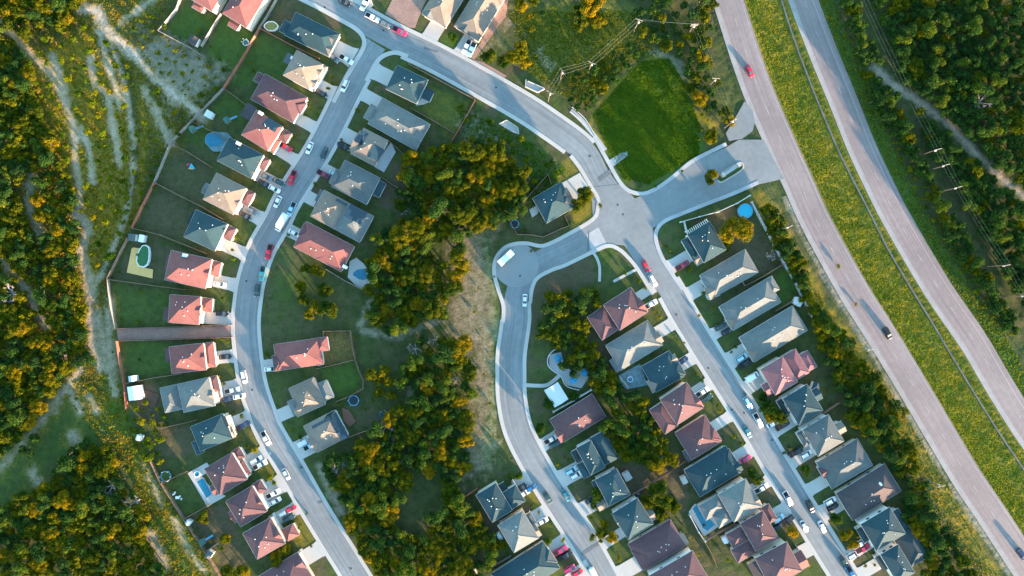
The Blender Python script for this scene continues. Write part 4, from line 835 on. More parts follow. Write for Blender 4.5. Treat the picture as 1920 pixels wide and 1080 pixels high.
CARS = [
 (646,4,27,'sedan','black','on the top street at the frame edge'),(684,6,117,'pickup','white','with dark bed in a driveway at the top frame edge'),(698,32,27,'pickup','white','at the upper kerb of the top street'),
 (721,45,27,'sedan','grey','between white pickup and magenta pickup on the top street'),(749,58,27,'pickup','magenta','at the upper kerb of the top street'),
 (875,87,115,'pickup','white',D('T2')+', left'),(884,92,115,'pickup','light blue',D('T2')+', right'),
 (626,108,43,'sedan','grey',D('W1')),(649,111,30,'pickup','white',D('W1')),(646,160,115,'suv','white','at the left kerb near the top junction'),
 (602,174,27,'suv','black',D('W2')),(534,275,30,'pickup','red',D('W4')),(580,277,113,'sedan','white',KB('W4')),(607,287,113,'sedan','dark green','at the right kerb beside the house with two solar arrays'),
 (547,333,112,'pickup','red',KB('W5')),(499,331,28,'sedan','grey',D('W5')+', upper'),(522,341,28,'sedan','dark green',D('W5')+', nearest the street'),(494,344,28,'suv','black',D('W5')),(514,354,28,'sedan','white',D('W5')),
 (520,378,115,'sedan','white',KB('W6')),(472,395,28,'suv','grey',D('W6')),(459,404,28,'suv','black',D('W6')),
 (546,392,115,'pickup','light blue','in the curved street just above the long white van'),(527,417,122,'boxvan','white','parked at the right kerb of the curved street'),(552,437,28,'sedan','white',D('E6')),
 (607,327,28,'pickup','maroon',D('E4')),(628,326,28,'sedan','light blue',D('E4')),(622,336,28,'sedan','black',D('E4')),(644,274,28,'suv','black',D('E3')),
 (504,472,105,'pickup','red','in the curved street below the coral roofed sixth inner house'),(491,513,100,'pickup','teal','at the right kerb of the curved street'),(482,545,98,'suv','dark green','at the right kerb below the teal pickup'),
 (412,533,8,'sedan','white',D('W8')),(416,588,2,'suv','black',D('W9')),(422,669,-6,'sedan','black',D('W10')),(457,707,78,'suv','white','at the left kerb by the eleventh outer house of the curve'),
 (435,732,-12,'pickup','silver',D('W11')),(427,748,-12,'sedan','navy',D('W11')),(448,743,-12,'sedan','white',D('W11')),(507,692,-4,'sedan','white',D('E7')),
 (455,798,-28,'pickup','navy',D('W12')),(498,822,62,'pickup','white',KB('W12')),(480,863,-28,'suv','white',D('W13')),(487,872,-28,'pickup','white',D('W13')),(536,889,62,'sedan','silver',KB('W13')),
 (582,836,-28,'pickup','light blue',D('E9')),(512,926,-28,'pickup','white',D('W14')),(516,940,-28,'sedan','white',D('W14')),(534,961,-28,'suv','white',D('W15')),(544,955,-28,'sedan','red',D('W15')),(541,972,-28,'suv','dark green',D('W15')),
 (984,563,92,'sedan','white','driving in the cul-de-sac street'),(1211,499,62,'sedan','red','at the left kerb just below the big junction'),(1225,526,62,'suv','white','behind the red car below the big junction'),
 (1280,498,-30,'pickup','maroon',D('R1')),(1220,571,-30,'pickup','white',D('S1')),(1352,612,-32,'suv','dark green',D('R3')),(1364,621,-32,'sedan','black',D('R3')),
 (1280,677,-34,'suv','navy',D('S3')),(1317,735,-32,'pickup','white',D('S4')),(1325,747,-32,'suv','dark green',D('S4')),(1391,671,-32,'suv','light blue',D('R4')),(1398,682,-32,'pickup','black',D('R4')),
 (1411,707,-30,'van','white',D('R5')),(1403,756,62,'suv','light blue','at the right kerb above the white diagonal street pickup'),(1422,788,62,'pickup','white','at the right kerb of the diagonal street'),(1402,810,62,'sedan','teal','at the left kerb of the diagonal street'),
 (1449,795,-25,'sedan','white',D('R6')),(1468,798,-30,'pickup','black',D('R6')),(1398,861,-28,'sedan','magenta',D('S6')),(1428,916,-30,'pickup','white',D('S7')),(1478,935,62,'pickup','white','with black bed at the left kerb low on the diagonal street'),
 (1493,848,-30,'pickup','black',D('R7')),(1512,852,-30,'suv','white',D('R7')),(1520,950,65,'suv','black','at the right kerb of the diagonal street'),(1542,988,65,'sedan','white','at the right kerb near the ninth highway side house'),
 (1508,987,62,'sedan','silver','at the left kerb low on the diagonal street'),(1460,973,-32,'suv','light blue',D('S8')),(1477,976,-32,'pickup','black',D('S8')),(1461,987,-32,'sedan','black',D('S8')),
 (1557,940,-28,'suv','white',D('R9')),(1562,951,-28,'sedan','black',D('R9')),(1583,1055,62,'sedan','dark green','at the right kerb near the bottom frame edge'),(1596,1074,62,'pickup','blue','cut by the bottom frame edge'),
 (1600,1041,-30,'suv','white',D('R10')+', nearest the street'),(1618,1029,-28,'pickup','red',D('R10')),(1612,1020,-30,'pickup','white',D('R10')),
 (1033,824,-30,'pickup','silver',D('M1')),(1041,833,-30,'suv','dark green',D('M1')),(1071,883,-30,'suv','light blue',D('M2')),(1080,891,-30,'suv','white',D('M2')),(1027,934,60,'sedan','dark green','at the left kerb of the lower middle street'),
 (1061,929,60,'sedan','teal','driving down the lower middle street'),(1109,937,-30,'sedan','black',D('M3')),(977,915,-30,'suv','black',D('L1')),(995,916,-30,'sedan','blue',D('L1')),(980,927,-30,'pickup','white',D('L1')),
 (1017,978,-28,'sedan','white',D('L2')),(1050,1033,-28,'pickup','magenta',D('L3')),(1059,1043,-28,'pickup','black',D('L3')),(1068,1067,-30,'suv','magenta','on the lowest driveway by the bottom edge'),(1082,1075,-30,'sedan','red','on the lowest driveway by the bottom edge'),
 (1114,1077,62,'van','white','at the left kerb cut by the bottom edge'),(1406,133,62,'sedan','red','driving up the left carriageway of the highway'),(1665,625,62,'suv','black','driving down the left carriageway of the highway'),(1917,1040,55,'suv','navy','on the highway at the lower right frame edge'),
]
for u, v, a, kd, colr, w in CARS:
    nm = {'sedan': 'car', 'suv': 'suv', 'pickup': 'pickup', 'van': 'van', 'boxvan': 'long box truck'}[kd]
    sfx = ''
    if ', ' in w and w.split(', ')[-1] in ('left', 'right', 'upper', 'nearest the street'): w = w.rsplit(', ', 1)[0]
    car(u, v, a, kd, colr, ('%s %s %s' % (colr, nm, w)))
# white camper trailer in the turning circle
c = P(949,483,2.6); root = empty('camper_trailer', (c[0], c[1], .06), math.radians(42)); b = MB(); loft(b, [(-3.5,1.15,1.05,.5,2.7),(-3.2,1.25,1.15,.45,2.95),(2.9,1.25,1.15,.45,2.95),(3.4,1.15,1.05,.6,2.4)], 'white'); b.build('body', root)
b = MB(); b.box(-.4,.4,-.35,.35,2.95,3.2,'white'); b.build('roof_vent', root); b = MB(); b.tube((3.3,0,.5),(4.6,0,.45),.06,.05,'vent'); b.build('tow_bar', root)
for s in (-1.1,1.1): o = raw('wheel', WM, root); o.location = (-.3, s, .34)
for s in (-1,1): b = MB(); b.box(-1.5,-.3,s*1.25-.02,s*1.25+.02,1.4,2.1,'glass'); b.build('window', root)
tag(root, 'white camper trailer parked in the turning circle', 'trailer')
def utility(u, v, a, lab):
    c = P(u, v, .8); root = empty('utility_trailer', (c[0], c[1], .1), -math.radians(a)); b = MB(); b.box(-1.8,1.8,-.9,.9,.5,.6,'vent'); 
    for s in (-.9,.86): b.box(-1.8,1.8,s,s+.04,.6,1.0,'vent')
    b.build('bed', root); b = MB(); b.tube((1.8,0,.5),(3.0,0,.5),.05,.05,'vent'); b.build('tow_bar', root)
    for s in (-1,1): o = raw('wheel', WM, root); o.location = (0, s*1.0, .34)
    tag(root, lab, 'trailer')
utility(566,832,-28,'low grey utility trailer beside the light blue pickup'); 
# ------------------------------------------------------------------ power poles and wires
def pole(u, v, base, arm_ang, lab, ht=12.0, arms=1):
    top = P(u, v, ht); bx = P(*base)[:2] if base else (top[0], top[1])
    root = empty('utility_pole', (bx[0], bx[1], 0)); d = (top[0]-bx[0], top[1]-bx[1])
    b = MB(); b.tube((0,0,-.3),(d[0]*.1,d[1]*.1,ht),.17,.11,'pole',8); b.build('pole', root); a = -math.radians(arm_ang); tops = []
    for i in range(arms):
        z = ht-.5-i*1.3; ca, sa = math.cos(a), math.sin(a); l = 1.35; off = .13
        b = MB(); b.tube((-ca*l-sa*off,-sa*l+ca*off,z),(ca*l-sa*off,sa*l+ca*off,z),.09,.09,'crossarm',4); b.build('crossarm', root)
        for s in (-1,-.1,1):
            x, y = ca*l*s*.93-sa*off, sa*l*s*.93+ca*off
            b = MB(); b.tube((x,y,z+.08),(x,y,z+.36),.04,.06,'crossarm'); b.build('insulator', root)
            if i == 0: tops.append((bx[0]+x, bx[1]+y, z+.36))
    if arms > 0 and ht > 9: b = MB(); b.tube((.3,0,ht-3),(.3,0,ht-2.1),.22,.22,'vent',10); b.build('transformer', root)
    tag(root, lab, 'pole', 'utility poles with wires'); return tops
def wires(a, b_, lab):
    for i, (p, q) in enumerate(zip(a, b_)):
        p = Vector(p); q = Vector(q); o = MB(); N_ = 10; last = p; sag = min(1.2, (q-p).length*.02)
        for j in range(1, N_+1):
            t = j/N_; x = p.lerp(q, t); x.z -= sag*4*t*(1-t); o.tube(last, x, .017, .017, 'wire', 3); last = x
        w = o.build('wire'); tag(w, lab, 'wire', 'overhead wires between the poles')
pl = {}
def addp(k, *a, **kw): pl[k] = pole(*a, **kw)
addp('a',1193,32,(1188,60),20,'utility pole in the scrub above the mowed meadow'); addp('b',1104,117,(1103,137),22,'utility pole second from the street end of the short line'); addp('c',1052,136,(1050,152),55,'utility pole nearest the white drain apron but one')
addp('d',1030,174,(1028,190),30,'utility pole beside the white drain apron'); addp('e',1294,33,(1288,68),-4,'utility pole with two crossarms at the top centre',arms=2); addp('f',1341,142,(1326,165),5,'utility pole by the yellow trees left of the highway')
addp('g',1383,217,(1358,240),-25,'utility pole by the grey road turnout'); addp('h',1488,417,(1457,431),-22,'utility pole right of the corner yard with the blue pool'); addp('i',1619,658,(1603,652),-18,'utility pole by the middle of the left carriageway')
addp('j',1768,912,(1730,896),-12,'utility pole lowest along the left carriageway')
for k, (u, v, bs) in {'k':(1600,-30,(1575,-10)),'l':(1733,276,(1724,292)),'m':(1755,314,(1738,320)),'n':(1776,352,(1760,360)),'o':(1855,490,(1847,500)),'p':(1897,562,(1880,555)),'q':(1960,690,(1940,690))}.items():
    addp(k, u, v, bs, -14, {'k':'utility pole at the top frame edge right of the highway','l':'utility pole uppermost of three close together in the right wood','m':'utility pole middle of three close together in the right wood','n':'utility pole lowest of three close together in the right wood','o':'utility pole alone in the right wood below the stream bend','p':'utility pole near the right frame edge','q':'utility pole just beyond the right frame edge'}[k])
for a, b_, l in (('a','b','wire of the short line crossing the field'),('b','c','wire between the two middle poles of the short line'),('c','d','wire reaching the pole by the drain apron'),('a','e','wire from the scrub pole to the double crossarm pole'),
                 ('e','f','wire from the double crossarm pole towards the turnout'),('f','g','wire above the yellow trees by the turnout'),('g','h','wire crossing the entrance road'),('h','i','wire beside the upper left carriageway'),('i','j','wire beside the lower left carriageway'),
                 ('k','l','wire through the upper right wood'),('l','m','wire between the upper pair of close poles'),('m','n','wire between the lower pair of close poles'),('n','o','wire over the stream side wood'),('o','p','wire near the right frame edge'),('p','q','wire leaving at the right frame edge')): wires(pl[a], pl[b_], l)
j2 = [(x+150*.55, y-150*.9, z) for x, y, z in pl['j']]; wires(pl['j'], j2, 'wire leaving at the bottom right'); e2 = [(x-3, y+45, z) for x, y, z in pl['e']]; wires(pl['e'], e2, 'wire leaving at the top edge')
# ------------------------------------------------------------------ foliage meshes
def leaves(name, m, nblob, nleaf, size, seed, flat=.75, spread=.62, br=(.34,.5), holes=0.0):
    r = np.random.default_rng(seed); cs = []; rs = []
    for i in range(nblob):
        a = r.uniform(0, 2*np.pi); d = spread*math.sqrt(r.uniform(0,1)); z = (r.uniform(-.35,.55))*flat*(1-.5*d)
        cs.append((d*math.cos(a), d*math.sin(a), z)); rs.append(r.uniform(*br))
    cs = np.array(cs); rs = np.array(rs)
    k = r.integers(0, nblob, nleaf); n = r.normal(size=(nleaf,3)); n[:,2] += .35; n /= np.linalg.norm(n,axis=1)[:,None]
    p = cs[k]+n*(rs[k]*r.uniform(.6,1.08,nleaf))[:,None]*np.array([1,1,flat])
    q = n+r.normal(size=(nleaf,3))*.55; q /= np.linalg.norm(q,axis=1)[:,None]
    t = np.cross(q, r.normal(size=(nleaf,3))); t /= np.linalg.norm(t,axis=1)[:,None]; s = np.cross(q,t)
    sz = size*r.uniform(.6,1.3,nleaf)[:,None]
    v = np.stack([p-t*sz, p-s*sz*.7, p+t*sz, p+s*sz*.7], 1)
    return v.reshape(-1,3)
def qmesh(name, V, m):
    n = len(V)//4; me = bpy.data.meshes.new(name); me.vertices.add(4*n); me.loops.add(4*n); me.polygons.add(n)
    me.vertices.foreach_set('co', np.ascontiguousarray(V, dtype=np.float32).ravel()); me.loops.foreach_set('vertex_index', np.arange(4*n, dtype=np.int32))
    me.polygons.foreach_set('loop_start', np.arange(0,4*n,4, dtype=np.int32)); me.polygons.foreach_set('loop_total', np.full(n,4,dtype=np.int32))
    me.materials.append(M[m]); me.update(); me.validate(); return me
# unit crowns (radius about 1) whose middle sits at z = 0
CR = {}
CR['oak'] = [leaves('crown','leaf_oak', 12, 2300, .078, s, .75, .66, (.30,.46)) for s in range(6)]
CR['bigoak'] = [leaves('crown','leaf_oak', 26, 7000, .046, s+20, .66, .76, (.20,.33)) for s in range(4)]
CR['cedar'] = [leaves('crown','leaf_cedar', 14, 2400, .066, s+40, .85, .62, (.27,.45)) for s in range(5)]
CR['shrub'] = [leaves('crown','leaf_shrub', 7, 500, .12, s+60, .8, .55, (.3,.5)) for s in range(4)]
CRL = {'oak': [leaves('crown','leaf_oak', 11, 850, .125, s+80, .75, .64, (.30,.46)) for s in range(5)], 'cedar': [leaves('crown','leaf_cedar', 12, 850, .11, s+90, .85, .6, (.27,.45)) for s in range(5)]}
CRM = {k: [qmesh('crown', v, {'oak':'leaf_oak','bigoak':'leaf_oak','cedar':'leaf_cedar','shrub':'leaf_shrub'}[k]) for v in vs] for k, vs in CR.items()}
CRM['green'] = [qmesh('crown', v, 'leaf_green') for v in CR['oak'][:3]]; CRM['biggreen'] = [qmesh('crown', v, 'leaf_green') for v in CR['bigoak'][:2]]
def trunkmesh(seed, m='bark', limbs=5, spread=.6, dead=False):
    r = random.Random(seed); b = MB(); b.tube((0,0,-1.35),(0,0,-.45),.085,.06,m,7)
    for i in range(limbs):
        a = 2*math.pi*i/limbs+r.uniform(-.4,.4); d = r.uniform(.3,spread); e = (d*math.cos(a), d*math.sin(a), r.uniform(-.1,.35)); b.tube((0,0,-.5+r.uniform(-.15,.1)), e, .045,.016,m,5)
        for j in range(3 if dead else 1):
            a2 = a+r.uniform(-.8,.8); b.tube(e, (e[0]+.35*math.cos(a2), e[1]+.35*math.sin(a2), e[2]+r.uniform(0,.25)), .016,.006,m,4)
            if dead:
                for q in range(3): a3 = a2+r.uniform(-1,1); x, y = e[0]+.2*math.cos(a2), e[1]+.2*math.sin(a2); b.tube((x,y,e[2]+.06), (x+.28*math.cos(a3), y+.28*math.sin(a3), e[2]+.2), .010,.005,m,3)
    return b.mesh('trunk')
TR = [trunkmesh(i) for i in range(4)]; DEAD = [trunkmesh(i+9, 'deadwood', 8, .75, True) for i in range(3)]
rt = random.Random(11)
NAMES = {'oak': 'oak_tree', 'bigoak': 'oak_tree', 'cedar': 'cedar_tree', 'shrub': 'shrub', 'green': 'broadleaf_tree', 'biggreen': 'broadleaf_tree', 'dead': 'dead_tree'}
CATS = {'oak': 'tree', 'bigoak': 'tree', 'cedar': 'tree', 'shrub': 'shrub', 'green': 'tree', 'biggreen': 'tree', 'dead': 'tree'}
def tree(u, v, rpx, kind, label, group=None, hf=1.0):
    R = rpx*K; zc = R*1.15*hf if kind != 'shrub' else R*.8
    if kind == 'cedar': zc = R*1.3
    c = P(u, v, zc); root = empty(NAMES[kind], (c[0], c[1], 0), rt.uniform(0, 6.28)); s = rt.uniform(.9,1.1)
    root.scale = (R*s, R/s, R)
    if kind != 'dead': o = raw('crown' if kind != 'shrub' else 'foliage', rt.choice(CRM[kind]), root); o.location = (0,0,zc/R)
    if kind == 'dead': o = raw('trunk', rt.choice(DEAD), root)
    else: o = raw('trunk' if kind != 'shrub' else 'stem', rt.choice(TR), root)
    o.location = (0,0,zc/R); 
    if zc/R < 1.2: o.scale = (1,1,zc/R/1.25)
    tag(root, label, CATS[kind], group); return root
BUSY = []   # crowns already standing
def place(u, v, r, kind, label, group=None, hf=1.0): BUSY.append((u, v, r)); return tree(u, v, r, kind, label, group, hf)
for u, v, r, k, lab in [
 (1380,436,33,'bigoak','largest yellow lit oak between the pergola roof and the blue pool'),(1358,462,14,'oak','small oak touching the lower side of the largest yellow oak'),
 (1093,369,22,'bigoak','broad oak in the front yard of the lone junction house'),(1082,385,15,'oak','lower part oak beside the lone junction house porch'),(1335,333,16,'bigoak','round oak on the entrance road island'),
 (1085,25,20,'bigoak','golden oak left in the clump at the top centre'),(1112,12,26,'bigoak','golden oak topmost in the clump at the top centre'),(1122,38,18,'bigoak','golden oak lower right in the clump at the top centre'),(1090,48,14,'oak','golden oak lowest in the clump at the top centre'),
 (915,104,17,'bigoak','golden oak left of the row above the top street'),(945,115,15,'bigoak','golden oak low in the row above the top street'),(968,98,24,'bigoak','largest golden oak of the row above the top street'),(985,118,13,'oak','small golden oak at the right end of the row'),
 (978,6,17,'bigoak','golden oak at the top frame edge right of the pair of houses'),(1000,2,12,'oak','small golden oak at the top frame edge'),
 (1310,185,17,'bigoak','yellow oak right of the mowed meadow'),(1292,165,12,'oak','small green oak above the yellow oak by the meadow'),(1335,255,18,'bigoak','green and yellow oak at the lower corner of the mowed meadow'),(1360,212,15,'oak','yellow oak left of the grey turnout'),(1368,228,12,'oak','small yellow oak touching the grey turnout'),
 (1312,24,14,'oak','yellow oak beside the double crossarm pole'),(1316,104,15,'oak','golden oak on the highway verge above the meadow'),(1328,120,11,'oak','small golden oak on the highway verge'),(1304,70,12,'oak','olive oak below the double crossarm pole'),(1345,155,10,'oak','small yellow oak by the single verge pole'),(1340,8,10,'oak','small orange lit oak at the highway top'),
 (850,70,11,'green','bright green small tree between the pair of driveways'),(640,600,0,'x',''),
 (1120,928,16,'biggreen','round green tree left of the solar roof on the lower middle street'),(1116,946,11,'green','lower green tree left of the black car'),(1128,1000,12,'oak','dark oak at the kerb of the fourth lower middle house'),(1148,1008,14,'bigoak','round yellow sided oak at the kerb of the fourth lower middle house'),(1112,1008,8,'shrub','small dark kerb bush left of the yellow sided oak'),(1127,1016,6,'shrub','tiny dark kerb bush below the yellow sided oak'),(1134,982,10,'oak','dark oak behind the yellow sided kerb oak'),
 (1240,925,28,'bigoak','huge shade oak in the middle of the lower block'),(1215,940,18,'bigoak','left shoulder oak of the huge shade oak'),(1262,945,20,'bigoak','right shoulder oak of the huge shade oak'),(1240,960,18,'bigoak','golden oak at the foot of the huge shade oak'),
 (1230,865,24,'bigoak','green shade oak above the huge one in the block'),(1260,862,17,'bigoak','yellow lit oak left of the fifth diagonal street house'),(1200,850,22,'bigoak','dark shade oak in the middle of the block'),
 (1438,765,17,'biggreen','dark green tree in front of the fifth highway side house'),(1432,745,11,'green','small green tree above the dark green pair'),(1460,782,16,'bigoak','yellow edged oak in front of the sixth highway side house'),(1443,780,13,'oak','dark oak left of the yellow edged oak'),
 (1510,883,13,'biggreen','round green tree with yellow lower edge on the eighth highway side lawn'),(1567,970,15,'biggreen','round dark green tree on the ninth highway side lawn'),(1585,1000,14,'bigoak','dark oak above the red pickup'),(1600,1022,12,'oak','yellow lit oak beside the red pickup'),(1610,1000,10,'oak','yellow tipped oak left of the tenth highway side house'),
 (1420,900,12,'oak','yellow edged tree by the white pickup of the seventh diagonal house'),(1408,885,11,'green','green tree above the white pickup of the seventh diagonal house'),
 (1403,1001,12,'shrub','x') if False else (1484,998,12,'oak','dark bush tree on the eighth diagonal lawn'),
 (940,1020,13,'bigoak','dark round oak in the gravel yard beside the wood'),(975,895,10,'shrub','large yellow shrub at the first lower middle lawn'),(957,894,7,'shrub','small yellow shrub at the first lower middle lawn'),(1026,1018,12,'shrub','yellow lit bush at the third lower middle roof corner'),
 (1013,803,12,'green','round green tree left of the first maroon lower middle roof'),(1028,755,12,'green','bright green tree left of the white pavilion'),(1075,742,11,'green','round green tree right of the white pavilion'),
 (501,822+220,0,'x',''),(520,1045,16,'bigoak','green oak beside the fifteenth outer roof of the curve'),(535,1030,13,'oak','yellow lit oak right of the fifteenth outer roof'),(505,1030,12,'oak','dark oak over the fifteenth outer roof corner'),(520,1062,12,'oak','yellow oak above the lowest outer roof'),
 (505,897,9,'shrub','yellow bush on the brown lawn of the thirteenth outer house'),(514,905,6,'shrub','small yellow bush low on the same brown lawn'),(478,845,8,'shrub','yellow bush on the lawn of the twelfth outer house'),(463,838,6,'shrub','small green bush on the lawn of the twelfth outer house'),
 (384,970,13,'oak','yellow oak in the brown lower left yard'),(375,975,9,'oak','small green oak in the brown lower left yard'),(423,1010,12,'oak','yellow oak in the lowest left yard'),(417,1028,6,'shrub','yellow shrub in the lowest left yard'),(430,1072,18,'bigoak','golden oak at the bottom edge by the lower left yards'),(455,1070,14,'oak','golden oak right of the bottom edge golden oak'),
 (612,582,22,'bigoak','yellow lit oak above the wide coral roof'),(590,575,14,'oak','small oak left of the yellow oak above the wide coral roof'),(575,505,12,'oak','oak at the top of the lawn clump beside the curve'),(588,505,12,'bigoak','golden oak near the coral roof on the curve lawn'),(563,540,15,'bigoak','green oak in the lawn clump beside the curve'),(570,560,14,'bigoak','yellow oak low in the lawn clump beside the curve'),(608,545,16,'bigoak','golden oak mid lawn clump beside the curve'),(580,590,12,'oak','yellow oak at the left foot of the lawn clump'),(600,510,10,'oak','small golden oak touching the coral roof'),
]:
    if r: place(u, v, r, k, lab)
for u, v, r in ((683,656,0),(836,758,0)): pass
# dead trees
for u, v, r, lab in [(20,548,18,'bare pinkish dead tree at the left frame edge'),(120,658+10,12,'bare dead tree in the left wood above the dirt path'),(207,912,17,'bare grey dead tree at the edge of the lower left wood'),(252,942,15,'sunlit orange bare tree right of the grey dead one'),(640,872,16,'grey bare tree in the wood beside the curved street'),(724,800,15,'pale bare tree below the blue green shed'),
 (778,655,14,'grey bare tree standing in the middle wood'),(815,637,12,'bare tree topmost in the middle wood clump'),(760,395,11,'pinkish bare bush beside the bare yard'),(737,826,10,'small grey bare tree in the middle wood'),(1840,190,16,'pale bare tree in the right wood above the stream'),(1885,35,9,'small pale bare tree in the upper right wood'),(855,715,12,'bare tree at the right edge of the middle wood'),(870,660,9,'small bare tree at the upper right of the middle wood'),(1445,480,10,'grey bare bush on the pale wall')]:
    place(u, v, r, 'dead', lab)
# ------------------------------------------------------------------ scattered woods
def inpoly(x, y, poly):
    c = False; j = len(poly)-1
    for i in range(len(poly)):
        xi, yi = poly[i]; xj, yj = poly[j]
        if (yi > y) != (yj > y) and x < (xj-xi)*(y-yi)/(yj-yi+1e-9)+xi: c = not c
        j = i
    return c
ALLROADS = [(C1,30),(C2,31),(C4,31),(C5,30),(HL,32),(HR,32)]
def pdist(p, c):
    c = np.asarray(c, float); best = 1e9
    for i in range(len(c)-1):
        a = c[i]; d = c[i+1]-a; t = max(0, min(1, ((p[0]-a[0])*d[0]+(p[1]-a[1])*d[1])/(d@d+1e-9))); best = min(best, math.hypot(p[0]-a[0]-d[0]*t, p[1]-a[1]-d[1]*t))
    return best
STREAM = [(1640,125),(1668,155),(1700,175),(1745,205),(1780,235),(1808,262),(1835,290),(1880,335),(1925,372)]
LINE = [(1610,-20),(1650,80),(1690,170),(1733,276),(1776,352),(1855,490),(1897,562),(1960,690)]
BLUEDIRT = [(50,330),(50,375),(70,415),(85,460)]
DIRTS = [([(150,18),(185,20),(200,55),(230,85),(250,100),(285,145),(320,172),(350,195),(378,218)],9,.9),([(222,45),(255,20),(290,-5)],7,.5),([(0,40),(40,85),(95,140),(120,190)],8,.55),([(95,105),(112,150),(122,192)],8,.6),
 ([(168,108),(175,160),(200,178),(207,215),(218,275),(222,310)],6,.8),([(150,240),(168,290),(172,340)],6,.85),([(185,60),(196,110),(214,160),(222,200)],6,.7),([(120,190),(138,240),(140,300),(150,360),(142,410)],7,.75),([(55,330),(50,385),(75,440)],10,.4),([(140,400),(165,425),(150,470),(165,520),(168,560),(172,640),(188,690)],9,.7),
 ([(0,487),(25,515),(45,540)],6,.6),([(270,165),(300,230),(318,265)],9,.5),([(58,555),(70,590),(85,612)],7,.55),([(205,560),(200,630),(210,700)],8,.5),([(170,520),(178,570),(190,640),(205,700),(215,740)],7,.5),([(150,690),(100,760),(60,810),(0,880)],8,.45),([(130,735),(150,775)],5,.7),([(165,745),(180,770)],6,.5),
 ([(280,1000),(310,1060)],8,.6),([(325,975),(345,1020),(380,1070)],6,.5),([(60,885),(65,900)],12,.6),([(135,815),(140,825)],9,.5),([(270,870),(300,950)],7,.35),
 ([(680,620),(700,625),(740,632),(790,612),(830,600)],5,.4),([(675,610),(700,560)],5,.5),([(760,700),(780,730),(770,750)],9,.35),([(600,875),(620,920),(640,960)],6,.5),([(1225,95),(1250,100),(1275,120),(1280,140)],5,.5),(STREAM,4.5,.95),([(1650,135),(1668,148)],6,.7)]
BSOIL = [([(830,540),(860,440),(900,415),(940,425),(928,470),(925,540),(942,600),(935,700),(935,760),(915,880),(850,910),(845,900),(880,760),(885,660),(840,600)],.75),([(1010,1000),(1030,1010)],.0),([(930,0),(955,0),(950,40),(900,110),(885,105)],.5)]
def allowed(p, r, st=()):
    for A, h, t, L, W in HRECT:
        d = np.array(p)-A; s = d@h; q = d@t
        if -r*.75 < s < L+r*.75 and -r*.75 < q < W+r*.75: return False
    for c, w in ALLROADS:
        if np.min(np.hypot(c[:,0]-p[0], c[:,1]-p[1])) < w+r*.6: return False
    for c, w in st:
        if pdist(p, c) < w+r*.4: return False
    return True
def scatter(poly, spacing, rr, seed, avoid=(), tries=30, holes=()):
    r = random.Random(seed); xs = [p[0] for p in poly]; ys = [p[1] for p in poly]; out = []; cell = {}
    area = (max(xs)-min(xs))*(max(ys)-min(ys)); N_ = int(area/spacing**2*12)
    for _ in range(N_):
        u = r.uniform(min(xs), max(xs)); v = r.uniform(min(ys), max(ys)); R = r.uniform(*rr)*(1.25 if r.random() < .2 else 1)
        if not inpoly(u, v, poly): continue
        if any(math.hypot(u-h[0], v-h[1]) < h[2] for h in holes): continue
        k = (int(u//32), int(v//32)); ok = True
        for i in (-1,0,1):
            for j in (-1,0,1):
                for (a, b, c) in cell.get((k[0]+i,k[1]+j), ()):
                    if math.hypot(a-u, b-v) < spacing*(R+c)/(rr[0]+rr[1]): ok = False; break
        if not ok: continue
        if any(math.hypot(a-u, b-v) < (c+R)*.5 for a, b, c in BUSY): continue
        if not allowed((u,v), R, avoid): continue
        cell.setdefault(k, []).append((u,v,R)); out.append((u,v,R))
    return out
dav = [(c, w*.9) for c, w, a in DIRTS if a > .35]
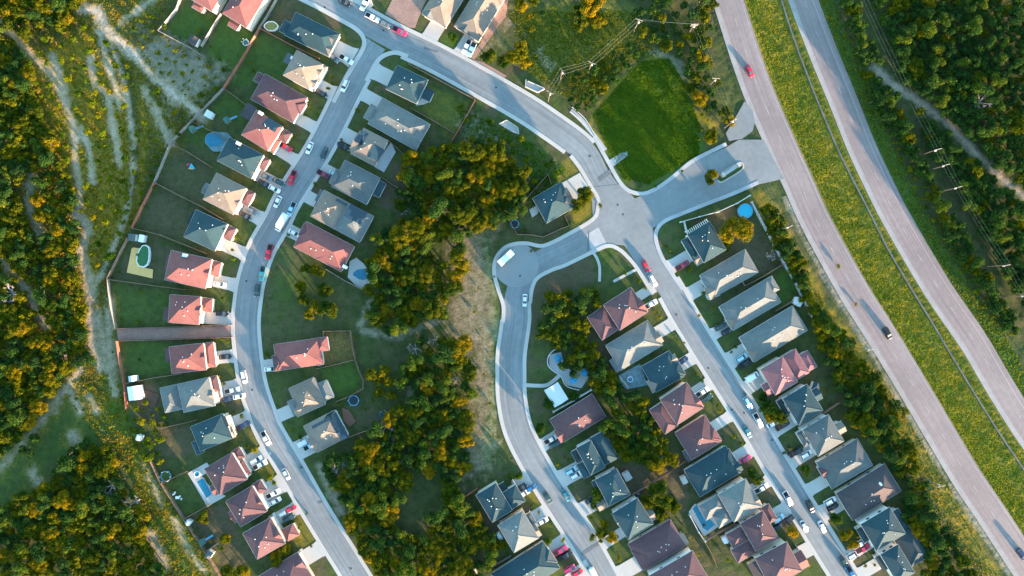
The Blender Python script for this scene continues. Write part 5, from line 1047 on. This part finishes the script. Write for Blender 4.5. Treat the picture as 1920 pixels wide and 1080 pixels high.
WOODS = [
 ('wood along the left frame edge', [(-25,90),(40,130),(90,250),(120,330),(165,430),(140,520),(165,600),(168,680),(110,760),(50,850),(-25,880)], 15, (11,18), (.62,.38), 1, [(50,360,22),(75,430,16)]),
 ('wood at the upper left corner', [(-25,-25),(165,-25),(158,18),(105,52),(60,45),(45,90),(70,220),(20,140),(-25,110)], 16, (11,19), (.65,.35), 2, []),
 ('wood at the lower left corner', [(-25,965),(60,930),(90,900),(110,870),(150,830),(205,840),(210,880),(255,930),(285,975),(315,1095),(-25,1095)], 14.5, (11,18), (.5,.5), 3, []),
 ('upper middle wood', [(760,290),(795,290),(830,270),(900,265),(960,290),(985,330),(978,395),(900,425),(875,440),(870,530),(838,545),(828,600),(760,630),(705,615),(682,560),(690,520),(700,480),(705,440),(750,415),(752,330)], 15.5, (12,21), (.62,.38), 4, [(830,470,26)]),
 ('lower middle wood', [(775,640),(870,640),(885,700),(878,800),(872,880),(840,915),(905,985),(935,1020),(925,1090),(700,1090),(660,1010),(592,880),(640,850),(700,830),(700,790),(735,780),(760,800),(745,740),(755,690)], 15.5, (12,20), (.5,.5), 5, [(800,930,42),(770,970,34),(760,735,20),(900,1040,18)]),
 ('clump right of the dark green lawn', [(690,690),(740,690),(745,745),(705,750)], 17, (11,16), (.9,.1), 6, []),
 ('wood right of the highway', [(1570,-25),(1620,-25),(1940,-25),(1945,640),(1890,620),(1840,540),(1800,490),(1752,380),(1700,280),(1650,215),(1610,90)], 14, (10,17), (.22,.78), 7, [(1790,375,26)]),
 ('trees between the back walls and the highway', [(1432,385),(1462,405),(1500,480),(1515,560),(1560,600),(1605,660),(1645,720),(1688,765),(1690,810),(1712,860),(1735,905),(1755,975),(1795,1020),(1830,1090),(1740,1090),(1712,1030),(1690,960),(1702,920),(1668,860),(1625,815),(1590,780),(1575,730),(1540,650),(1527,620),(1530,600),(1510,560),(1470,490),(1448,440)], 15, (11,19), (.5,.5), 8, [(1425,350,10)]),
 ('garden trees behind the pavilion', [(1112,700),(1150,700),(1165,735),(1210,745),(1232,765),(1220,800),(1255,830),(1262,850),(1180,862),(1150,830),(1135,800),(1120,760)], 15, (12,19), (.6,.4), 9, []),
 ('garden trees beside the first maroon roof', [(1030,560),(1075,545),(1125,545),(1128,565),(1092,590),(1100,625),(1135,655),(1128,695),(1070,700),(1045,690),(1060,650),(1020,640),(1008,615)], 15, (11,17), (.6,.4), 10, []),
 ('scrub at the top centre', [(1195,-20),(1325,-20),(1335,50),(1312,100),(1345,200),(1318,215),(1290,140),(1268,100),(1235,85),(1205,75)], 17, (8,14), (.35,.65), 11, []),
 ('scrub beside the mowed meadow', [(1060,135),(1100,125),(1150,100),(1185,80),(1210,95),(1195,115),(1150,150),(1120,190),(1100,210),(1065,195)], 15, (7,12), (.2,.8), 12, []),
 ('scrub on the field beside the top street', [(990,20),(1030,20),(1020,60),(985,70)], 20, (6,9), (.4,.6), 13, []),
]
cand = []
for gname, poly, sp, rr, mix, seed, holes in WOODS:
    r = random.Random(seed*31); av = list(dav)
    if seed == 7: av += [(LINE, 10), (STREAM, 9)]
    for u, v, R in scatter(poly, sp, rr, seed, av, holes=holes):
        inside = -15 < u < 1935 and -15 < v < 1095
        cand.append((inside*1, R, u, v, 'oak' if r.random() < mix[0] else 'cedar', gname))
print('tree candidates', len(cand))
SW = {'oak': 'rounded olive yellow oak crown', 'cedar': 'dark green cedar crown'}
stuffv = {'oak': [], 'cedar': []}; rr_ = np.random.default_rng(5)
for kd in ('oak', 'cedar'):
    c_ = sorted([c for c in cand if c[4] == kd], key=lambda c: (-c[0], -c[1])); n_exp = 75 if kd == 'oak' else 0
    for i, (ins, R, u, v, k, g) in enumerate(c_):
        if i < 300-n_exp and ins:
            sz = 'large' if R > 17 else ('small' if R < 13 else 'middling')
            tree(u, v, R, 'bigoak' if (k == 'oak' and R > 17) else k, '%s %s in the %s' % (sz, SW[k], g) if g.startswith(('wood','upper','lower','scrub','clump')) else '%s %s among %s' % (sz, SW[k], g), g)
        else:
            vv = CRL[k][int(rr_.integers(5))]; Rm = R*K; a = rr_.uniform(0,6.28); zc = Rm*1.2; p = P(u, v, zc)
            x = vv[:,0]*math.cos(a)-vv[:,1]*math.sin(a); y = vv[:,0]*math.sin(a)+vv[:,1]*math.cos(a)
            stuffv[k].append(np.stack([x*Rm+p[0], y*Rm+p[1], vv[:,2]*Rm+zc], 1))
for kd, m, nm, lab in (('oak','leaf_oak','oak_wood','thinner olive oak crowns filling gaps in the woods'),('cedar','leaf_cedar','cedar_wood','small dark cedars filling gaps in the woods')):
    if stuffv[kd]: print('stuff', kd, len(stuffv[kd])); tag(raw(nm, qmesh(nm, np.concatenate(stuffv[kd]), m)), lab, 'trees', None, 'stuff')
# ---- shrubs: yards and the open scrub
SH = [(362,235),(372,58),(395,86),(330,72),(372,110),(468,118),(475,132),(412,112),(623,155),(616,165),(622,143),(600,140),(580,200),(572,216),(600,205),(595,215),(545,258),(560,252),(525,312),(530,320),(488,388),(505,398),(443,445),(453,450),(437,470),(438,485),(426,555),(418,560),(415,636),(426,640),(412,708),(418,720),(408,715),(438,773),(455,780),(260,478),(222,510),(262,545),(226,600),(258,604),(263,675),(500,575),(670,633),(497,665),(505,668),(520,760),(505,745),(562,820),(548,805),(698,752),(683,765),(636,758),(755,208),(865,197),(670,206),(690,230),(770,112),(640,262),(634,270),(590,345),(605,300),(540,440),(520,505),(1297,575),(1310,590),(1320,550),(1338,575),(1348,607),(1378,650),(1372,660),(1200,528),(1210,540),(1185,520),(1230,585),(1238,595),(1272,640),(1282,642),(1305,700),(1318,715),(1345,760),(1350,770),(1377,820),(1390,832),(1412,885),(1440,945),(1470,1010),(1495,1000),(1515,1060),(1500,1068),(1605,570),(1572,500),(1248,462),(1258,470),(1293,505),(1320,430),(1452,492),(1480,838),(1470,850),(1640,1060),(1622,1060),(1058,858),(1065,862),(1045,870),(1088,975),(1110,972),(1160,1042),(1162,1050),(998,948),(1010,960),(1035,1000),(1055,1012),(995,860),(560,1015),(563,985),(583,1025),(560,990),(1172,512),(1125,385),(1065,420),(1010,400),(985,432),(395,1015),(372,990),(365,1000),(1080,398),(1300,1010),(1310,1040),(1365,1050),(1320,985),(995,470),(1230,350),(1200,350),(1215,342),(1175,335),(1280,320),(1065,475),(345,105),(408,92)]
for i, (u, v) in enumerate(SH):
    if allowed((u,v), 1) or True:
        if road_gap((u,v)) < 3: continue
        tree(u+rt.uniform(-1,1), v+rt.uniform(-1,1), rt.uniform(3.0,5.5), rt.choice(['shrub','shrub','green']) if False else 'shrub', 'small clipped yard shrub, one of those dotting the suburb lawns', 'small shrubs in the suburb yards')
SCR = [
 ('open slope left of the dirt track', [(40,90),(150,20),(240,110),(235,250),(240,400),(200,500),(160,500),(165,430),(120,330),(80,200)], 20, (5,11), 21),
 ('strip between dirt track and back fences', [(250,20),(300,30),(345,120),(420,130),(400,190),(320,265),(290,350),(245,430),(238,380),(255,250),(300,200),(240,90)], 17, (3,8), 22),
 ('strip left of the lower back fences', [(180,640),(215,640),(235,760),(285,860),(345,970),(400,1090),(320,1090),(290,970),(240,880),(200,800),(120,740)], 25, (3,7), 23),
 ('yellow shrubs behind the eleventh outer house', [(252,760),(262,748),(305,762),(315,800),(300,850),(320,870),(270,870),(245,800)], 14, (5,10), 24),
 ('field above the top street', [(980,20),(1060,10),(1190,60),(1100,120),(1030,150),(990,140)], 30, (3,6), 25),
 ('mowed meadow edge', [(1290,120),(1340,180),(1360,240),(1300,270),(1315,200)], 18, (4,8), 26),
 ('field by the corner lot fence', [(855,200),(930,230),(1000,270),(1060,330),(1000,340),(980,300),(880,265)], 20, (4,8), 27),
 ('verge under the right power line', [(1600,60),(1700,240),(1800,440),(1900,600),(1890,640),(1780,470),(1700,330),(1640,215),(1580,60)], 15, (4,8), 28),
 ('bare lot beside the cul-de-sac', [(840,560),(870,420),(930,420),(925,600),(930,880),(860,900),(880,700)], 40, (2,4), 29),
]
shr = []
for g, poly, sp, rr, seed in SCR:
    for u, v, R in scatter(poly, sp, rr, seed, dav): shr.append((R, u, v, g))
shr.sort(key=lambda s: -s[0]); print('scrub', len(shr), 'yard', len(SH))
lim = 300-len(SH)-16; sv = []
for i, (R, u, v, g) in enumerate(shr):
    if i < lim: tree(u, v, R, 'shrub', '%s yellow green shrub on the %s' % ('broad' if R > 7.5 else ('small' if R < 5.5 else 'medium'), g), 'shrubs on the '+g)
    else:
        vv = CR['shrub'][i%4]; Rm = R*K; p = P(u, v); sv.append(np.stack([vv[:,0]*Rm+p[0], vv[:,1]*Rm+p[1], (vv[:,2]+.7)*Rm], 1))
if sv: tag(raw('undergrowth', qmesh('undergrowth', np.concatenate(sv), 'leaf_shrub')), 'low undergrowth scattered over the rough ground', 'undergrowth', None, 'stuff')
# ------------------------------------------------------------------ ground masks
xs = np.concatenate([-np.geomspace(4000, 236, 26)[:-1]-0, np.arange(-236, 236.1, .8), np.geomspace(237, 4000, 26)])
ys = np.concatenate([-np.geomspace(4000, 146, 26)[:-1], np.arange(-146, 146.1, .8), np.geomspace(147, 4000, 26)])
GX, GY = np.meshgrid(xs, ys); U = GX/K+960; V = 540-GY/K
def vnoise(x, y, sc, seed):
    r = np.random.default_rng(seed); T = r.random((257,257)); x = (x/sc)%256; y = (y/sc)%256; i = x.astype(int); j = y.astype(int); fx = x-i; fy = y-j; fx = fx*fx*(3-2*fx); fy = fy*fy*(3-2*fy)
    return (T[j,i]*(1-fx)+T[j,i+1]*fx)*(1-fy)+(T[j+1,i]*(1-fx)+T[j+1,i+1]*fx)*fy
NZ = vnoise(U,V,26,1)*.5+vnoise(U,V,9,2)*.3+vnoise(U,V,4,3)*.2
N2 = vnoise(U,V,40,4)*.5+vnoise(U,V,12,5)*.3+vnoise(U,V,5,6)*.2
def polydist(poly):
    ins = np.zeros(U.shape, bool); d = np.full(U.shape, 1e9); j = len(poly)-1
    for i in range(len(poly)):
        xi, yi = poly[i]; xj, yj = poly[j]
        c = ((yi > V) != (yj > V)) & (U < (xj-xi)*(V-yi)/(yj-yi+1e-9)+xi); ins ^= c
        dx, dy = xi-xj, yi-yj; t = np.clip(((U-xj)*dx+(V-yj)*dy)/(dx*dx+dy*dy+1e-9),0,1); d = np.minimum(d, np.hypot(U-xj-dx*t, V-yj-dy*t)); j = i
    return np.where(ins, d, -d)
def linedist(pts):
    d = np.full(U.shape, 1e9)
    for i in range(len(pts)-1):
        xj, yj = pts[i]; dx, dy = pts[i+1][0]-xj, pts[i+1][1]-yj; t = np.clip(((U-xj)*dx+(V-yj)*dy)/(dx*dx+dy*dy+1e-9),0,1); d = np.minimum(d, np.hypot(U-xj-dx*t, V-yj-dy*t))
    return d
MK = np.zeros(U.shape+(4,))      # dirt, lush, dry/orange, brown soil
def pp(poly, ch, amt, soft=6):
    d = polydist(poly)+(NZ-.5)*soft*2.4; MK[...,ch] = np.maximum(MK[...,ch], amt*np.clip(d/soft+.5,0,1))
def ps(pts, w, ch, amt, soft=4):
    d = w-linedist(pts)+(NZ-.5)*w*2.2; MK[...,ch] = np.maximum(MK[...,ch], amt*np.clip(d/soft+.5,0,1))
for c, w, a in DIRTS: ps(c, w*.8, 0, a, 15); ps(c, w+9, 2, .45, 18) if c[0][0] < 330 else None
for p, a in BSOIL: pp(p, 0, a*.26, 40); pp(p, 3, .62, 34); pp(p, 2, .18, 40)
# dry golden slope, track and verges
pp([(0,30),(90,90),(165,60),(205,110),(245,260),(240,400),(190,500),(175,560),(140,520),(160,430),(100,300),(40,150)], 2, 1.0, 26)
ps([(205,150),(222,220),(235,300),(225,400),(200,480)], 14, 2, .9, 10)
ps([(262,880),(300,940),(340,1010),(380,1090)], 12, 2, .55, 10)
ps([(168,15),(200,70),(225,130),(240,200),(249,280),(245,350),(232,410),(216,455),(196,500),(180,530),(174,560)], 4.2, 0, .55, 8); ps([(262,150),(270,240),(264,340),(250,410)], 6, 2, .8, 10)
ps([(1195,125),(1150,165),(1115,205),(1105,240),(1140,275)], 6, 2, .8, 5); ps([(1250,90),(1225,110),(1195,125)], 5, 2, .5, 5)
ps([(1285,120),(1300,150)], 5, 2, .6); pp([(1290,215),(1310,200),(1345,235),(1330,250)], 2, .8, 6)
pp([(1112,215),(1200,115),(1255,110),(1285,160),(1312,235),(1310,290),(1215,345),(1170,335),(1140,280)], 1, .8, 26); pp([(1130,230),(1200,130),(1250,130),(1290,240),(1230,300),(1160,290)], 2, .4, 34)
pp([(960,10),(1190,10),(1180,90),(1070,140),(1020,150),(985,130),(990,60)], 1, .28, 16); pp([(960,10),(1190,10),(1180,90),(1070,140),(1020,150),(985,130),(990,60)], 2, .3, 16)
ps([(1010,100),(1030,118)], 12, 0, .5, 8)
med = [tuple(p) for p in (HL+normals(HL)*-22)]+[tuple(p) for p in (HR+normals(HR)*20)][::-1]
med = [(a, b) for a, b in med if -260 < b < 1330]
pp(med, 2, .62, 14); pp(med, 1, .5, 3)
pp([tuple(p) for p in HR+normals(HR)*-24]+[tuple(p) for p in HR+normals(HR)*-52][::-1], 1, .6, 8)
ps([(1470,440),(1530,560),(1600,660),(1660,740),(1720,840),(1790,960),(1850,1060),(1880,1110)], 15, 2, .85, 12)
ps([tuple(p) for p in HL[::6]+normals(HL)[::6]*34 if p[1] > 360], 3.5, 0, .5, 4)
pp([(0,830),(150,740),(220,840),(110,860),(60,930),(-20,960)], 1, .35, 25); pp([(180,640),(230,760),(300,900),(390,1080),(340,1080),(240,880),(190,780)], 1, .55, 14)
pp([(255,60),(300,60),(380,110),(415,140),(390,190),(330,220),(270,150)], 0, .32, 30); pp([(860,210),(930,240),(960,290),(880,270)], 0, .22, 20)
ps([(905,430),(930,560),(928,700),(915,860)], 9, 1, .55, 14)
# yards
for poly, ch, a in [([(345,8),(400,30),(395,55),(352,78),(305,58),(322,38)],1,.8),([(420,32),(485,70),(440,135),(385,95)],1,.85),([(492,60),(557,95),(520,150),(430,165)],1,.7),([(530,5),(560,10),(540,60),(500,50)],3,.5),
 ([(428,175),(460,190),(455,230),(385,215)],1,.55),([(360,235),(440,260),(420,280),(345,262)],1,.7),([(330,275),(400,318),(395,365),(372,385),(298,345)],3,.45),([(300,350),(378,392),(360,450),(258,428)],3,.55),([(250,450),(340,462),(320,535),(208,520)],3,.5),
 ([(210,530),(315,548),(315,610),(222,612)],1,.45),([(228,642),(318,640),(325,695),(245,712)],1,.6),([(250,722),(300,718),(300,800),(260,790)],3,.85),([(300,805),(355,795),(372,850),(300,860)],3,.6),([(310,905),(352,890),(385,950),(350,965)],1,.4),([(352,972),(420,940),(450,1000),(400,1030)],3,.75),([(400,1035),(450,1005),(480,1050),(420,1080)],3,.6),
 ([(610,622),(658,622),(668,672),(600,688)],3,.75),([(610,622),(658,622),(668,672),(600,688)],2,.35),([(600,692),(665,676),(680,727),(640,748),(612,715)],1,.75),([(800,160),(885,192),(845,262),(790,210)],1,.4),([(800,160),(885,192),(845,262),(790,210)],2,.25),([(735,300),(765,310),(760,400),(705,390)],3,.75),
 ([(505,580),(500,500),(520,460),(548,470),(560,560)],1,.45),([(490,600),(600,600),(600,630),(490,660)],3,.4),([(685,765),(730,770),(740,790),(660,810)],3,.55),([(1000,520),(1040,500),(1110,480),(1118,530),(1050,550),(1010,600),(1000,640),(992,700),(990,720)],3,.8),([(990,735),(1018,735),(1025,770),(1000,790)],3,.6),
 ([(1125,475),(1150,465),(1185,500),(1140,522)],1,.5),([(1240,430),(1275,420),(1285,445),(1255,490),(1238,470)],1,.3),([(1290,415),(1400,385),(1460,490),(1400,530),(1330,480),(1310,430)],3,.6),([(1450,515),(1475,505),(1498,545),(1465,580)],1,.8),([(1400,520),(1470,500),(1460,470),(1400,460)],3,.7),
 ([(1090,610),(1140,640),(1160,700),(1100,700)],3,.7),([(1140,880),(1290,850),(1290,960),(1200,970)],3,.75),([(1290,960),(1340,1060),(1400,1080),(1300,1090)],3,.4),([(850,80),(870,70),(840,55)],1,.9),([(836,62),(866,80),(852,100),(822,84)],1,.9),([(680,90),(650,60),(670,50)],3,.4),
 ([(1055,355),(1040,325),(1065,290),(1090,325),(1050,345)],2,.5),([(1075,400),(1110,375),(1110,410),(1070,430)],2,.75),([(955,405),(1030,345),(1060,425),(970,440)],3,.4),([(900,960),(945,960),(930,1020),(900,1060)],3,.8),([(1380,380),(1425,352),(1470,400),(1440,400)],2,.5),
 ([(480,870),(500,860),(525,905),(500,910)],2,.45),([(465,810),(478,806),(498,840),(480,845)],2,.35),([(550,960),(572,960),(600,1020),(580,1035),(545,1010)],2,.4),([(985,920),(1005,920),(1025,955),(1005,965)],2,.5),([(1010,985),(1040,980),(1062,1010),(1040,1030)],2,.35)]:
    pp(poly, ch, a*.62 if ch == 1 else a, 5)
RD = np.full(U.shape, 1e9)
for c in (C1[::4],C2[::4],C4[::4],C5[::4]): RD = np.minimum(RD, linedist([tuple(p) for p in c]))
MK[...,3] = np.maximum(MK[...,3], np.clip((N2-.48)*4,0,1)*.75*np.clip((90-RD)/20,0,1)); MK[...,1] = np.maximum(MK[...,1], np.clip((NZ-.45)*3,0,1)*.28*np.clip((120-RD)/30,0,1))
MK[...,3] = np.maximum(MK[...,3], .25*np.clip((N2-.4)*3,0,1))
# heights: rough in the wild, flat in the suburb; the median dips to its drain
wild = np.clip((np.minimum(RD, 200)-120)/60, 0, 1)
MED = polydist(med); Z = -wild*(.35*N2+.25*(NZ>.5)*NZ) - np.clip(MED/40,0,1)*.5
Z -= .012
inr = (np.abs(GX) < 237)&(np.abs(GY) < 147); Z = np.where(inr, Z, np.where(np.hypot(GX,GY) > 0, -.3, 0))
HLd = np.minimum(linedist([tuple(p) for p in HL[::4]]), linedist([tuple(p) for p in HR[::4]])); Z = np.where(HLd < 34, np.maximum(Z, -.06), Z)
ny, nx = U.shape; co = np.stack([GX, GY, Z], -1).reshape(-1,3).astype(np.float32)
idx = np.arange(nx*ny).reshape(ny,nx); q = np.stack([idx[:-1,:-1], idx[:-1,1:], idx[1:,1:], idx[1:,:-1]], -1).reshape(-1,4)
me = bpy.data.meshes.new('ground'); me.vertices.add(len(co)); me.vertices.foreach_set('co', co.ravel()); me.loops.add(q.size); me.loops.foreach_set('vertex_index', q.ravel().astype(np.int32)); me.polygons.add(len(q))
me.polygons.foreach_set('loop_start', np.arange(0,q.size,4,dtype=np.int32)); me.polygons.foreach_set('loop_total', np.full(len(q),4,dtype=np.int32)); me.polygons.foreach_set('use_smooth', np.ones(len(q),bool))
at = me.attributes.new('soil', 'FLOAT_COLOR', 'POINT'); at.data.foreach_set('color', MK.reshape(-1,4).astype(np.float32).ravel()); me.update()
gm = bpy.data.materials.new('ground_cover'); gm.use_nodes = True; nt = gm.node_tree; N = nt.nodes; L = nt.links; bs = N['Principled BSDF']; bs.inputs['Roughness'].default_value = .95; bs.inputs['Specular IOR Level'].default_value = .1
av = N.new('ShaderNodeAttribute'); av.attribute_name = 'soil'; sp = N.new('ShaderNodeSeparateColor'); L.new(av.outputs['Color'], sp.inputs[0]); geo = N.new('ShaderNodeNewGeometry')
def nz(sc, d=5):
    t = N.new('ShaderNodeTexNoise'); t.inputs['Scale'].default_value = sc; t.inputs['Detail'].default_value = d; t.inputs['Roughness'].default_value = .65; L.new(geo.outputs['Position'], t.inputs['Vector']); return t.outputs['Fac']
def ramp(f, a, b, p0=.3, p1=.7):
    r = N.new('ShaderNodeValToRGB'); r.color_ramp.elements[0].position = p0; r.color_ramp.elements[1].position = p1; r.color_ramp.elements[0].color = (*a,1); r.color_ramp.elements[1].color = (*b,1); L.new(f, r.inputs[0]); return r.outputs[0]
def mixn(fac, a, b, nf, con=1.6):
    m = N.new('ShaderNodeMath'); m.operation = 'SUBTRACT'; L.new(nf, m.inputs[0]); m.inputs[1].default_value = .5
    s = N.new('ShaderNodeMath'); s.operation = 'MULTIPLY_ADD'; s.inputs[1].default_value = con; L.new(m.outputs[0], s.inputs[0]); L.new(fac, s.inputs[2])
    mu = N.new('ShaderNodeMath'); mu.operation = 'MULTIPLY'; mu.use_clamp = True; L.new(s.outputs[0], mu.inputs[0])
    g = N.new('ShaderNodeMapRange'); g.inputs['From Max'].default_value = .12; L.new(fac, g.inputs['Value']); L.new(g.outputs[0], mu.inputs[1])
    x = N.new('ShaderNodeMix'); x.data_type = 'RGBA'; L.new(mu.outputs[0], x.inputs[0]); L.new(a, x.inputs[6]); L.new(b, x.inputs[7]); return x.outputs[2]
n1 = nz(.35); n2 = nz(1.3); n3 = nz(4.5, 3)
base = ramp(n1, (.034,.056,.018), (.082,.096,.032)); lush = ramp(n2, (.032,.090,.010), (.065,.140,.016), .2, .8); dry = ramp(n1, (.11,.14,.018), (.30,.18,.03)); soil = ramp(n2, (.070,.056,.036), (.125,.095,.065)); dirt = ramp(n2, (.24,.21,.18), (.68,.57,.45), .25, .75)
c = mixn(av.outputs['Alpha'], base, soil, n1); c = mixn(sp.outputs[1], c, lush, n1); c = mixn(sp.outputs[2], c, dry, n2); c = mixn(sp.outputs[0], c, dirt, n1, .9)
mr = N.new('ShaderNodeMapRange'); mr.inputs['From Min'].default_value = .3; mr.inputs['From Max'].default_value = .7; mr.inputs['To Min'].default_value = .72; mr.inputs['To Max'].default_value = 1.28; L.new(n3, mr.inputs['Value'])
vs_ = N.new('ShaderNodeVectorMath'); vs_.operation = 'SCALE'; L.new(c, vs_.inputs[0]); L.new(mr.outputs[0], vs_.inputs['Scale']); L.new(vs_.outputs[0], bs.inputs['Base Color'])
bn = N.new('ShaderNodeBump'); bn.inputs['Strength'].default_value = .6; bn.inputs['Distance'].default_value = .25; L.new(n2, bn.inputs['Height']); L.new(bn.outputs[0], bs.inputs['Normal'])
me.materials.append(gm); struct(raw('ground', me))
struct(ribbon('drainage_channel', smooth([(1430,-120),(1460,-20),(1485,60),(1505,115),(1530,180),(1567,269),(1595,327),(1630,395),(1665,465),(1707,537),(1750,607),(1802,695),(1872,808),(1915,872),(1990,990)]), -1.4, 1.4, -.20, 'drain', .3))
# ------------------------------------------------------------------ grass tufts (stuff)
def tufts(name, poly, n, size, hgt, m, lab, seed, keep=None):
    r = np.random.default_rng(seed); px = np.array(poly); lo = np.maximum(px.min(0), [-20,-20]); hi = np.minimum(px.max(0), [1940,1100])
    p = r.uniform(lo, hi, (n,2)); ins = np.zeros(n, bool); j = len(poly)-1
    for i in range(len(poly)):
        xi, yi = poly[i]; xj, yj = poly[j]; ins ^= ((yi > p[:,1]) != (yj > p[:,1])) & (p[:,0] < (xj-xi)*(p[:,1]-yi)/(yj-yi+1e-9)+xi); j = i
    p = p[ins]
    if keep is not None: p = p[keep(p)]
    X = (p[:,0]-960)*K; Y = (540-p[:,1])*K; n = len(X); out = []
    gz = np.interp(X, xs, np.arange(nx)).astype(int); gy = np.interp(Y, ys, np.arange(ny)).astype(int); Z0 = Z[gy, gz]
    for k in range(3):
        a = r.uniform(0, 6.28, n); s = size*r.uniform(.5,1.2,n); hh = hgt*r.uniform(.5,1.3,n); lx = r.normal(size=n)*.9*hh; ly = r.normal(size=n)*.9*hh; ox = r.normal(size=n)*size*.5; oy = r.normal(size=n)*size*.5
        dx, dy = np.cos(a)*s, np.sin(a)*s; X1, Y1 = X+ox, Y+oy
        out.append(np.stack([np.stack([X1-dx,Y1-dy,Z0-.05],1), np.stack([X1+dx,Y1+dy,Z0-.05],1), np.stack([X1+dx*.5+lx,Y1+dy*.5+ly,Z0+hh],1), np.stack([X1-dx*.5+lx,Y1-dy*.5+ly,Z0+hh],1)],1))
    V_ = np.concatenate(out).reshape(-1,3); tag(raw(name, qmesh(name, V_, m)), lab, 'grass', None, 'stuff')
def offhw(p):
    k = np.ones(len(p), bool)
    for c in (HL, HR):
        cy = np.interp(p[:,1], c[:,1], c[:,0]); k &= np.abs(p[:,0]-cy) > 36
    dr = np.array([(1460,-20),(1485,60),(1505,115),(1530,180),(1567,269),(1595,327),(1630,395),(1665,465),(1707,537),(1750,607),(1802,695),(1872,808),(1915,872),(1990,990),(2090,1180)]); k &= np.abs(p[:,0]-np.interp(p[:,1], dr[:,1], dr[:,0])) > 3.5
    return k
tufts('median_grass', med, 190000, .26, .12, 'grass_median', 'yellow green weeds and grass between the two carriageways', 1, offhw)
vr = [tuple(p) for p in HR+normals(HR)*-28]+[tuple(p) for p in HR+normals(HR)*-56][::-1]
tufts('verge_grass', vr, 60000, .34, .15, 'grass_verge', 'green grass verge right of the highway', 2)
tufts('meadow_grass', [(1112,215),(1200,115),(1255,110),(1285,160),(1312,235),(1310,290),(1215,345),(1170,335),(1140,280)], 34000, .36, .12, 'grass_lush', 'bright green grass of the mowed meadow', 3)
def offdirt(p):
    k = np.ones(len(p), bool); gx = np.interp((p[:,0]-960)*K, xs, np.arange(nx)).astype(int); gy = np.interp((540-p[:,1])*K, ys, np.arange(ny)).astype(int)
    return (MK[gy,gx,0] < .25)
tufts('wild_grass', [(-20,-20),(340,-20),(300,60),(395,120),(398,190),(300,300),(240,440),(200,530),(215,700),(240,780),(300,900),(390,1050),(400,1095),(300,1095),(250,900),(100,720),(-20,860),(-20,400)], 52000, .40, .16, 'grass_wild', 'dry golden and green grass on the left slope', 4, offdirt)
tufts('wild_grass', [(1470,440),(1540,560),(1610,660),(1680,750),(1740,850),(1810,965),(1860,1060),(1880,1095),(1820,1095),(1700,900),(1600,740),(1500,560)], 16000, .28, .25, 'grass_wild', 'golden grass strip left of the highway under the wires', 5)
tufts('wild_grass', [(860,200),(1000,270),(1060,320),(990,400),(990,300),(870,260)], 5000, .30, .30, 'grass_lush', 'rough green grass by the field below the top street', 6)
tufts('wild_grass', [(955,20),(1190,20),(1260,90),(1180,120),(1100,200),(1040,170),(985,130)], 16000, .34, .12, 'grass_verge', 'rough grass on the field above the top street', 7)
# ------------------------------------------------------------------ sun, sky, camera
ELEV = 7.0; sx, sy = .62, -.78; n_ = math.hypot(sx, sy); sx /= n_; sy /= n_
sun = bpy.data.lights.new('sun', 'SUN'); sun.energy = 3.5; sun.angle = math.radians(1.0); sun.color = (1.0, .66, .42)
so = bpy.data.objects.new('sun', sun); COL.objects.link(so); e = math.radians(ELEV)
so.rotation_euler = Vector((sx*math.cos(e), sy*math.cos(e), math.sin(e))).to_track_quat('Z', 'Y').to_euler()
w = bpy.data.worlds.new('World'); S.world = w; w.use_nodes = True; wn = w.node_tree; bg = wn.nodes['Background']; sk = wn.nodes.new('ShaderNodeTexSky'); sk.sky_type = 'NISHITA'; sk.sun_disc = False
sk.sun_elevation = e; sk.sun_rotation = math.atan2(sx, sy); sk.air_density = 1.0; sk.dust_density = .3; sk.ozone_density = 3.5; sk.altitude = 200
tint = wn.nodes.new('ShaderNodeVectorMath'); tint.operation = 'MULTIPLY'; tint.inputs[1].default_value = (1.48, 1.23, .88)
wn.links.new(sk.outputs[0], tint.inputs[0]); wn.links.new(tint.outputs[0], bg.inputs['Color']); bg.inputs['Strength'].default_value = .15
cam = bpy.data.cameras.new('camera'); co_ = bpy.data.objects.new('camera', cam); COL.objects.link(co_); co_.location = (0,0,H); co_.rotation_euler = (0,0,0)
cam.sensor_width = 36; cam.lens = 36*H/(1920*K); cam.clip_end = 12000; cam.clip_start = 1; S.camera = co_
S.view_settings.view_transform = 'Standard'; S.view_settings.look = 'None'; S.view_settings.gamma = 1; S.view_settings.exposure = 3.05
print('objects', len(bpy.data.objects))
